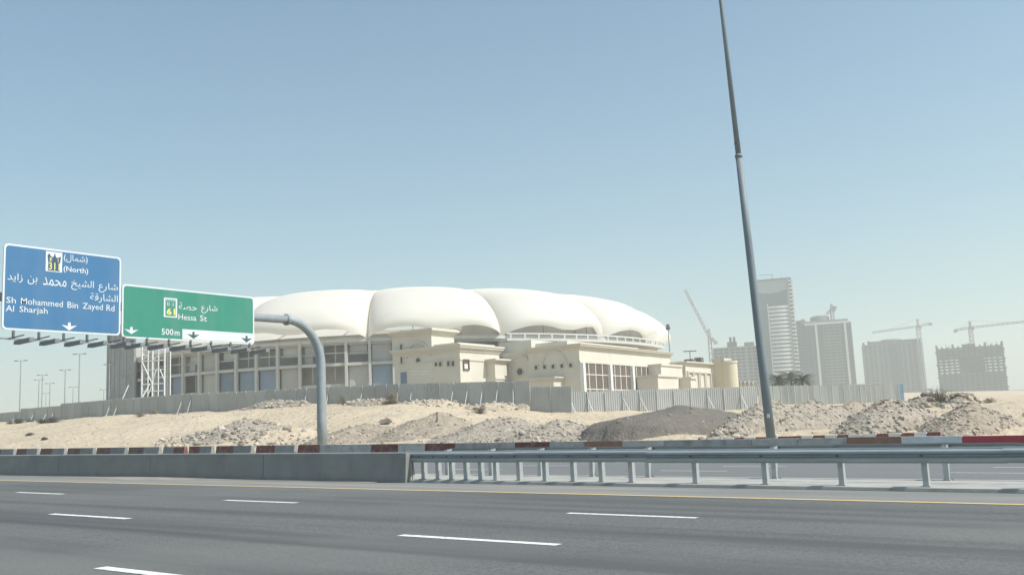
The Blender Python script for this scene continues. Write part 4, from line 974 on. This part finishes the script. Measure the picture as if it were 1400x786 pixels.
crane(1148, 440, 422, 905, [('jib', (1141, 427)), ('counter_jib', (1152, 417))], 'small crane on the roof of the domed grey tower', apex=413, wd=2.6)
crane(1265, None, 446, 985, [('jib', (1208, 451)), ('counter_jib', (1280, 441))], 'tall tower crane with a long jib to the left between two towers', 'crane_pale', apex=434, wd=3.2)
crane(1337, 473, 448, 905, [('jib', (1412, 440)), ('counter_jib', (1319, 449))], 'tower crane rising from the concrete skeleton at the far right', apex=437, wd=2.8)
# low things on the far right skyline
def shed():
    L = Loc(1184, 190); z0 = zg(L.o.x, L.o.y) - .3; t = thing('site_shed', L(0, 0, z0), 'low white-roofed site shed behind the fence below the grey towers', 'shed')
    zt = L.z(524.5); MB().box(-2.2, 2.6, 0, 3, z0, zt - .15, L).build('wall', 'tower_lite', t); MB().box(-2.5, 2.9, -.3, 3.3, zt - .15, zt, L).build('roof', 'tower_white', t)
    MB().bar(L(.6, 1, zt), L(.6, 1, zt + .7), .1).build('vent_pipe', 'crane', t)
shed()
def farwall():
    L = Loc(1386, 780); z0 = L.zb; t = thing('low_building', L(0, 0, z0), 'long low grey building on the skyline at the right edge', 'building')
    zt = L.z(534.5); MB().box(-12, 26, 0, 9, z0 - 3, zt, L).build('wall', 'tower_grey', t); MB().box(-13, 27, -1, 10, zt, zt + .7, L).build('roof', 'tower_lite', t)
    for k in range(7): MB().box(-9 + 5 * k, -6.5 + 5 * k, -.15, -.02, zt - 2.6, zt - 1.2, L).build('window', 'tower_win', t)
farwall()

# ------------------------------------------------------------------ palms
def palm(px, ytop, tt, label, seed):
    rnd = random.Random(seed); p = att(px, ytop, tt); zb = float(zground(np.array([p.x]), np.array([p.y]), False)[0]) - .3; zt = p.z - 1.3
    t = thing('palm_tree', (p.x, p.y, zb), label, 'tree', 'palms behind the greenish fence')
    MB().tube([(p.x, p.y, zb), (p.x + .1, p.y, (zb + zt) / 2), (p.x, p.y, zt)], [.32, .24, .22], 10).build('trunk', 'trunk', t)
    mb = MB(); c = Vector((p.x, p.y, zt))
    for k in range(64):
        a = rnd.uniform(0, 2 * pi); el = rnd.uniform(-.35, 1.35); ln = rnd.uniform(2.8, 4.0); h = Vector((cos(a), sin(a), 0)); pts = []
        for i in range(8):
            s = i / 7; pts.append(c + h * (ln * s * cos(el * (1 - .45 * s))) + Vector((0, 0, ln * (s * sin(el) - .62 * s * s))))
        sd = Vector((-h.y, h.x, 0))
        for i in range(1, 8):
            for q in (-1, 1):
                for e in (0, .5):
                    b = pts[i - 1].lerp(pts[i], e); l2 = .75 * (1 - abs(i / 7 - .45)) ; tip = b + sd * q * l2 * .8 + (pts[i] - pts[i - 1]).normalized() * l2 * .7 - Vector((0, 0, l2 * .35)); w_ = (pts[i] - pts[i - 1]) * .28
                    mb.add([b, b + w_, tip], [(0, 1, 2)])
    mb.build('crown', 'palm', t)
for i, (px, yt, tt, lab) in enumerate(((1064, 512, 205, 'leftmost palm crown just right of the lamp column'), (1080, 508, 215, 'middle palm crown, the tallest of three behind the greenish fence'), (1096, 511, 210, 'rightmost palm crown of the three before the grey tower'))): palm(px, yt, tt, lab, i)

# ------------------------------------------------------------------ mounds, rubble, shrubs
ICO = None
def ico():
    global ICO
    if ICO is None:
        g = (1 + sqrt(5)) / 2; v = [(-1, g, 0), (1, g, 0), (-1, -g, 0), (1, -g, 0), (0, -1, g), (0, 1, g), (0, -1, -g), (0, 1, -g), (g, 0, -1), (g, 0, 1), (-g, 0, -1), (-g, 0, 1)]
        f = [(0, 11, 5), (0, 5, 1), (0, 1, 7), (0, 7, 10), (0, 10, 11), (1, 5, 9), (5, 11, 4), (11, 10, 2), (10, 7, 6), (7, 1, 8), (3, 9, 4), (3, 4, 2), (3, 2, 6), (3, 6, 8), (3, 8, 9), (4, 9, 5), (2, 4, 11), (6, 2, 10), (8, 6, 7), (9, 8, 1)]
        ICO = (np.array(v) / sqrt(1 + g * g), f)
    return ICO
def rock(mb, p, r, mi=0):
    v, f = ico(); q = v * (0.72 + .56 * RNG.rand(12, 1)) * np.array([r * RNG.uniform(.8, 1.4), r * RNG.uniform(.7, 1.2), r * RNG.uniform(.45, .9)])
    a = RNG.uniform(0, 6.3); R_ = np.array([[cos(a), -sin(a), 0], [sin(a), cos(a), 0], [0, 0, 1]]); b = RNG.uniform(-.6, .6); R2 = np.array([[1, 0, 0], [0, cos(b), -sin(b)], [0, sin(b), cos(b)]])
    q = q @ (R_ @ R2).T + np.array(p); mb.cur = mi; mb.add(q.tolist(), f)
def heap_h(u, v, k, pw): # 0..1 height in the unit ellipse
    r = np.sqrt(u * u + v * v) ; return np.clip(1 - r, 0, 1) ** pw
def heap(px0, px1, ytop, y, ry, m, label, nr=120, rs=(.08, .3), rm=('rock', 'rockdark', 'rockgrey'), pw=1.0, crest=None, name='rubble_heap', rough=.35, rz=None):
    """heap of spoil: px span and top row on the vertical plane y"""
    a = aty(px0, 590, y); b = aty(px1, 590, y); cx = (a.x + b.x) / 2; rx = (b.x - a.x) / 2; cpx = (px0 + px1) / 2 if crest is None else crest
    zt = aty(cpx, ytop, y).z; cxk = aty(cpx, ytop, y).x; z0 = zg(cx, y); hh = max(.3, zt - zg(cxk, y))
    t = thing(name, (cx, y, z0), label, 'heap', 'spoil and rubble heaps on the bank'); N = 56; K = 36; sh = (cxk - cx) / rx; ph = RNG.uniform(0, 50)
    def hgt(u, v):
        uu = u - sh * (1 - u * u); h = heap_h(uu, v, 0, pw); return hh * (h + rough * np.clip(h * 3, 0, 1) * fbm(u * rx / 1.6 + ph, v * ry / 1.6 + ph, 4))
    U, V = np.meshgrid(np.linspace(-1.05, 1.05, N), np.linspace(-1.05, 1.05, K), indexing='ij')
    X = cx + U * rx; Y = y + V * ry; Hh = hgt(U, V); Z = zground(X, Y) + Hh - .12 * (Hh < .05)
    mb = MB(); mb.grid([[(X[i, j], Y[i, j], Z[i, j]) for j in range(K)] for i in range(N)]); mb.build('mound', m, t, True)
    st = MB()
    for _ in range(nr):
        th = RNG.uniform(0, 2 * pi); rr = sqrt(RNG.rand()) * 1.02; u, v = rr * cos(th), rr * sin(th) - .12
        x_, y_ = cx + u * rx, y + v * ry; r = rs[0] + (rs[1] - rs[0]) * RNG.rand() ** 3
        rock(st, (x_, y_, zg(x_, y_) + float(hgt(np.array([u]), np.array([v]))[0]) + r * .15), r, RNG.randint(len(rm)))
    o = st.build('rubble', list(rm), t); o['kind'] = 'stuff'; return t
heap(258, 372, 574, 58, 6, 'greyspoil', 'grey broken rubble heap left of the gantry column', 420, (.07, .36), crest=338, pw=1.2)
heap(340, 432, 583, 56, 5, 'sand', 'low sandy heap with pale stones directly left of the gantry column', 150, (.06, .34), pw=1.3)
heap(446, 545, 577, 57, 6, 'spoil', 'brown spoil heap just right of the gantry column', 500, (.03, .14), crest=500)
heap(535, 660, 562, 60, 7, 'spoil', 'pointed brown spoil heap with a vertical stick, centre of the bank', 600, (.03, .14), crest=596, pw=1.2)
heap(625, 750, 570, 58, 7, 'greyspoil', 'grey-brown gravelly heap between the pointed heap and the concrete rubble', 650, (.03, .15), crest=680)
heap(715, 850, 573, 57, 7, 'greyspoil', 'broad rubble heap with pale concrete lumps left of the dark heap', 700, (.03, .2), rough=.25, crest=760)
heap(828, 1018, 553.5, 61, 9, 'darkgravel', 'smooth dark grey gravel heap in front of the fence', 70, (.05, .16), ('rockdark', 'rockgrey'), pw=.36, crest=925, rough=.07, name='gravel_heap')
heap(960, 1012, 586, 52, 3, 'greyspoil', 'small heap of pale stones at the foot of the dark heap', 110, (.06, .3))
heap(1012, 1100, 548, 64, 8, 'greyspoil', 'grey rubble heap directly right of the tall lamp column', 900, (.03, .15), rough=.22, crest=1052, pw=.55)
heap(1080, 1160, 546, 68, 8, 'greyspoil', 'grey rubble heap before the greenish fence', 700, (.03, .15), rough=.22, crest=1108, pw=.6)
heap(1165, 1290, 545.5, 62, 8, 'greyspoil', 'grey stony heap with a rounded top, second from the right edge', 1000, (.03, .17), rough=.3, crest=1222, pw=.85)
heap(1262, 1392, 548, 60, 7, 'spoil', 'brown heap with a dark ridge at the right edge', 800, (.03, .14), rough=.35, crest=1330, pw=.9)
heap(1130, 1200, 548, 80, 6, 'spoil', 'low brown heap in front of the blue fence end', 120, (.06, .25))
heap(330, 425, 547, 82, 2.2, 'spoil', 'low dark rubble ridge against the fence left of the gantry column', 190, (.07, .3), ('rock', 'rock', 'rockgrey'), pw=.7)
heap(478, 545, 545, 82, 2.2, 'spoil', 'stony ridge against the fence between gantry column and dry bush', 150, (.08, .3), ('rock', 'rock', 'rockgrey'), pw=.7)
heap(545, 650, 546, 81.5, 2.4, 'sand', 'pale stony ridge along the fence right of the dry bush', 190, (.08, .3), ('rock', 'rock', 'rockgrey'), pw=.7)
heap(640, 722, 549, 82, 2.2, 'sand', 'pale stony ridge along the fence before the long cream building', 120, (.08, .3), ('rock', 'rock', 'rockgrey'), pw=.7)
heap(1290, 1345, 538, 104, 5, 'spoil', 'distant debris heap on the skyline left of the concrete skeleton', 90, (.15, .5), pw=.8)
heap(1236, 1300, 537, 104, 4, 'spoil', 'distant debris heap on the skyline right of the blue sheet', 90, (.15, .5), pw=.8)
# broken slabs lying on the bank
def slab(px, py, y, w_, h_, label, m='rock', rot=.2):
    p = aty(px, py, y); z = zg(p.x, y); mb = MB(); n = 9; pts = [(w_ / 2 * cos(2 * pi * k / n) * RNG.uniform(.75, 1.1), h_ / 2 * sin(2 * pi * k / n) * RNG.uniform(.75, 1.1)) for k in range(n)]
    mb.add([(p.x + a, y + b * .6, z + .05 + b * .7 + h_ * .3) for a, b in pts] + [(p.x + a, y + b * .6 + .22, z + b * .7 + h_ * .3 - .05) for a, b in pts], [tuple(range(n)), tuple(reversed(range(n, 2 * n)))] + [(i, i + n, (i + 1) % n + n, (i + 1) % n) for i in range(n)])
    single(mb, 'concrete_lump', m, (p.x, y, z), label, 'rubble', 'broken lumps on the bank')
slab(526, 585, 66, 1.6, .7, 'flat dark lump lying on the sand right of the gantry column', 'rockdark')
slab(711, 552, 83, 1.9, 1.1, 'pale rounded lump against the fence near its step')
slab(686, 551, 83, 1.7, .8, 'long pale lump against the fence left of the rounded lump')
slab(805, 600, 49, .8, .6, 'dark boulder at the foot of the dark gravel heap', 'rockdark')
def stick():
    p = aty(597, 565, 58.5); z = zg(p.x, 58.5); mb = MB(); mb.tube([(p.x, 58.5, z), (p.x + .03, 58.5, aty(596, 563, 58.5).z)], .05, 6)
    single(mb, 'stick', 'twigdark', (p.x, 58.5, z), 'thin upright stick on the pointed brown heap', 'stick')
stick()
# loose stones over the bank
def loose():
    mb = MB(); ms = ['rock', 'rockdark', 'rockgrey']
    for _ in range(5200):
        y = 44 + 40 * RNG.rand() ** 1.3; lo = aty(-20, 590, y).x; hi = aty(1420, 580, y).x; x = lo + (hi - lo) * RNG.rand()
        dn = float(vnoise(np.array([x / 7 + 40]), np.array([y / 7]))[0]); left = 1 if x > aty(260, 590, y).x else .35
        if dn * left < RNG.rand() * .62: continue
        r = .025 + .13 * RNG.rand() ** 4; rock(mb, (x, y, zg(x, y) + r * .1), r, RNG.randint(3))
    o = mb.build('loose_stones', ms); tag(o, 'small loose stones strewn over the sandy bank', 'stones', kind='stuff')
loose()
def shrub(px, py, y, w_, h_, label, m='twig', n=260, seed=0, name='dry_shrub'):
    rnd = random.Random(seed); p = aty(px, py, y); z = zg(p.x, y) - .05; b = Vector((p.x, y, z)); mb = MB()
    for k in range(n):
        a = rnd.uniform(0, 2 * pi); el = rnd.uniform(.15, 1.5); d = Vector((cos(a) * cos(el) * w_ / 2, sin(a) * cos(el) * w_ / 2, sin(el) * h_)) * rnd.uniform(.5, 1.05)
        s = b + Vector((rnd.uniform(-.12, .12) * w_, rnd.uniform(-.12, .12) * w_, 0)); mid = s + d * .55 + Vector((rnd.uniform(-.1, .1), rnd.uniform(-.1, .1), rnd.uniform(0, .1))) * h_; e = s + d + Vector((rnd.uniform(-.14, .14), rnd.uniform(-.14, .14), rnd.uniform(-.1, .05))) * h_
        sd = Vector((-d.y, d.x, .3)).normalized() * .02
        mb.add([s - sd, s + sd, mid], [(0, 1, 2)]); mb.add([mid - sd * .8, mid + sd * .8, e], [(0, 1, 2)])
        for q in range(3):
            o = mid.lerp(e, rnd.random()); tip = o + Vector((rnd.uniform(-.2, .2), rnd.uniform(-.2, .2), rnd.uniform(-.05, .2))) * h_ * .8; mb.add([o - sd * .7, o + sd * .7, tip], [(0, 1, 2)])
    t = thing(name, b, label, 'shrub', 'desert shrubs'); mb.build('twigs', m, t)
    MB().tube([b - Vector((0, 0, .1)), b + Vector((.02, 0, h_ * .3))], [.04, .025], 6).build('stem', m, t)
shrub(537, 556, 81, 2.6, 1.6, 'large pale dry bush against the fence below the square corner tower', n=420, seed=1)
for i, (px, py, y, w_, h_, lab) in enumerate(((14, 579, 78, 1.1, .5, 'small dark shrub, leftmost on the sandy slope'), (26, 580, 77, 2.0, .7, 'dark low shrub second from the left under the fence'), (41, 578, 79, 1.6, .6, 'dark shrub between the two larger ones under the fence'),
        (58, 586, 74, 1.6, .5, 'flat dark shrub left of the longest one'), (72, 583, 75, 3.0, .8, 'longest dark shrub on the left part of the slope'), (41, 602, 62, 1.2, .4, 'lone low shrub lower down the left slope'), (61, 606, 58, .8, .3, 'tiny shrub lower down the left slope'))):
    shrub(px, py - 3, y, w_ * 1.25, h_ * 1.35, lab, 'twigdark', 520, 20 + i)
shrub(192, 578, 80, 2.2, .9, 'pale wispy bush below the scaffold tower', 'twig', 200, 31); shrub(212, 574, 82, 1.4, .8, 'small pale bush right of the wispy one', 'twig', 140, 32)
shrub(352, 556, 81, 2.6, .7, 'dark low bush against the fence left of the gantry column', 'twigdark', 260, 33); shrub(656, 558, 78, 2.2, .8, 'grey bush before the fence, below the lit wall of the left cream wing', 'twigdark', 240, 34)
shrub(679, 577, 66, 2.2, .5, 'greenish grey low shrub on top of the gravelly heap', 'twigdark', 200, 35); shrub(1000, 592, 52, 1.1, .6, 'small grey bush at the right foot of the dark heap', 'twigdark', 180, 36)
shrub(1285, 541, 103, 4.2, 2.0, 'tall scraggy bush on the skyline before the tower crane', 'twigdark', 320, 37); shrub(1302, 541, 102, 3.2, 1.6, 'second scraggy bush on the skyline right of the tower crane', 'twigdark', 240, 38)
shrub(1352, 541, 115, 3.0, .8, 'low bush on the skyline below the concrete skeleton', 'twigdark', 200, 39); shrub(1248, 541, 110, 3.0, .9, 'low bush on the skyline just right of the blue sheet', 'twigdark', 200, 40)
shrub(470, 552, 81, 1.6, 1.3, 'pale leafless bush beside the gantry column', 'twig', 150, 41); shrub(1100, 550, 90, 1.0, .7, 'small bush on the rubble before the greenish fence', 'twig', 120, 42)

# ------------------------------------------------------------------ haze
mb = MB(); mb.box(-2700, 2700, -750, 2700, -50, 175); hz = mb.build('haze', 'sand'); hz['kind'] = 'stuff'
hm = bpy.data.materials.new('haze_air'); hm.use_nodes = True; t_ = hm.node_tree
for n in list(t_.nodes): t_.nodes.remove(n)
oo = t_.nodes.new('ShaderNodeOutputMaterial'); pv = t_.nodes.new('ShaderNodeVolumePrincipled'); pv.inputs['Color'].default_value = (0.87, 0.90, 0.87, 1); pv.inputs['Density'].default_value = 0.0006
pv.inputs['Anisotropy'].default_value = 0.2
t_.links.new(pv.outputs[0], oo.inputs['Volume']); hz.data.materials.clear(); hz.data.materials.append(hm)
tag(hz, 'pale dusty haze filling the air', 'haze')
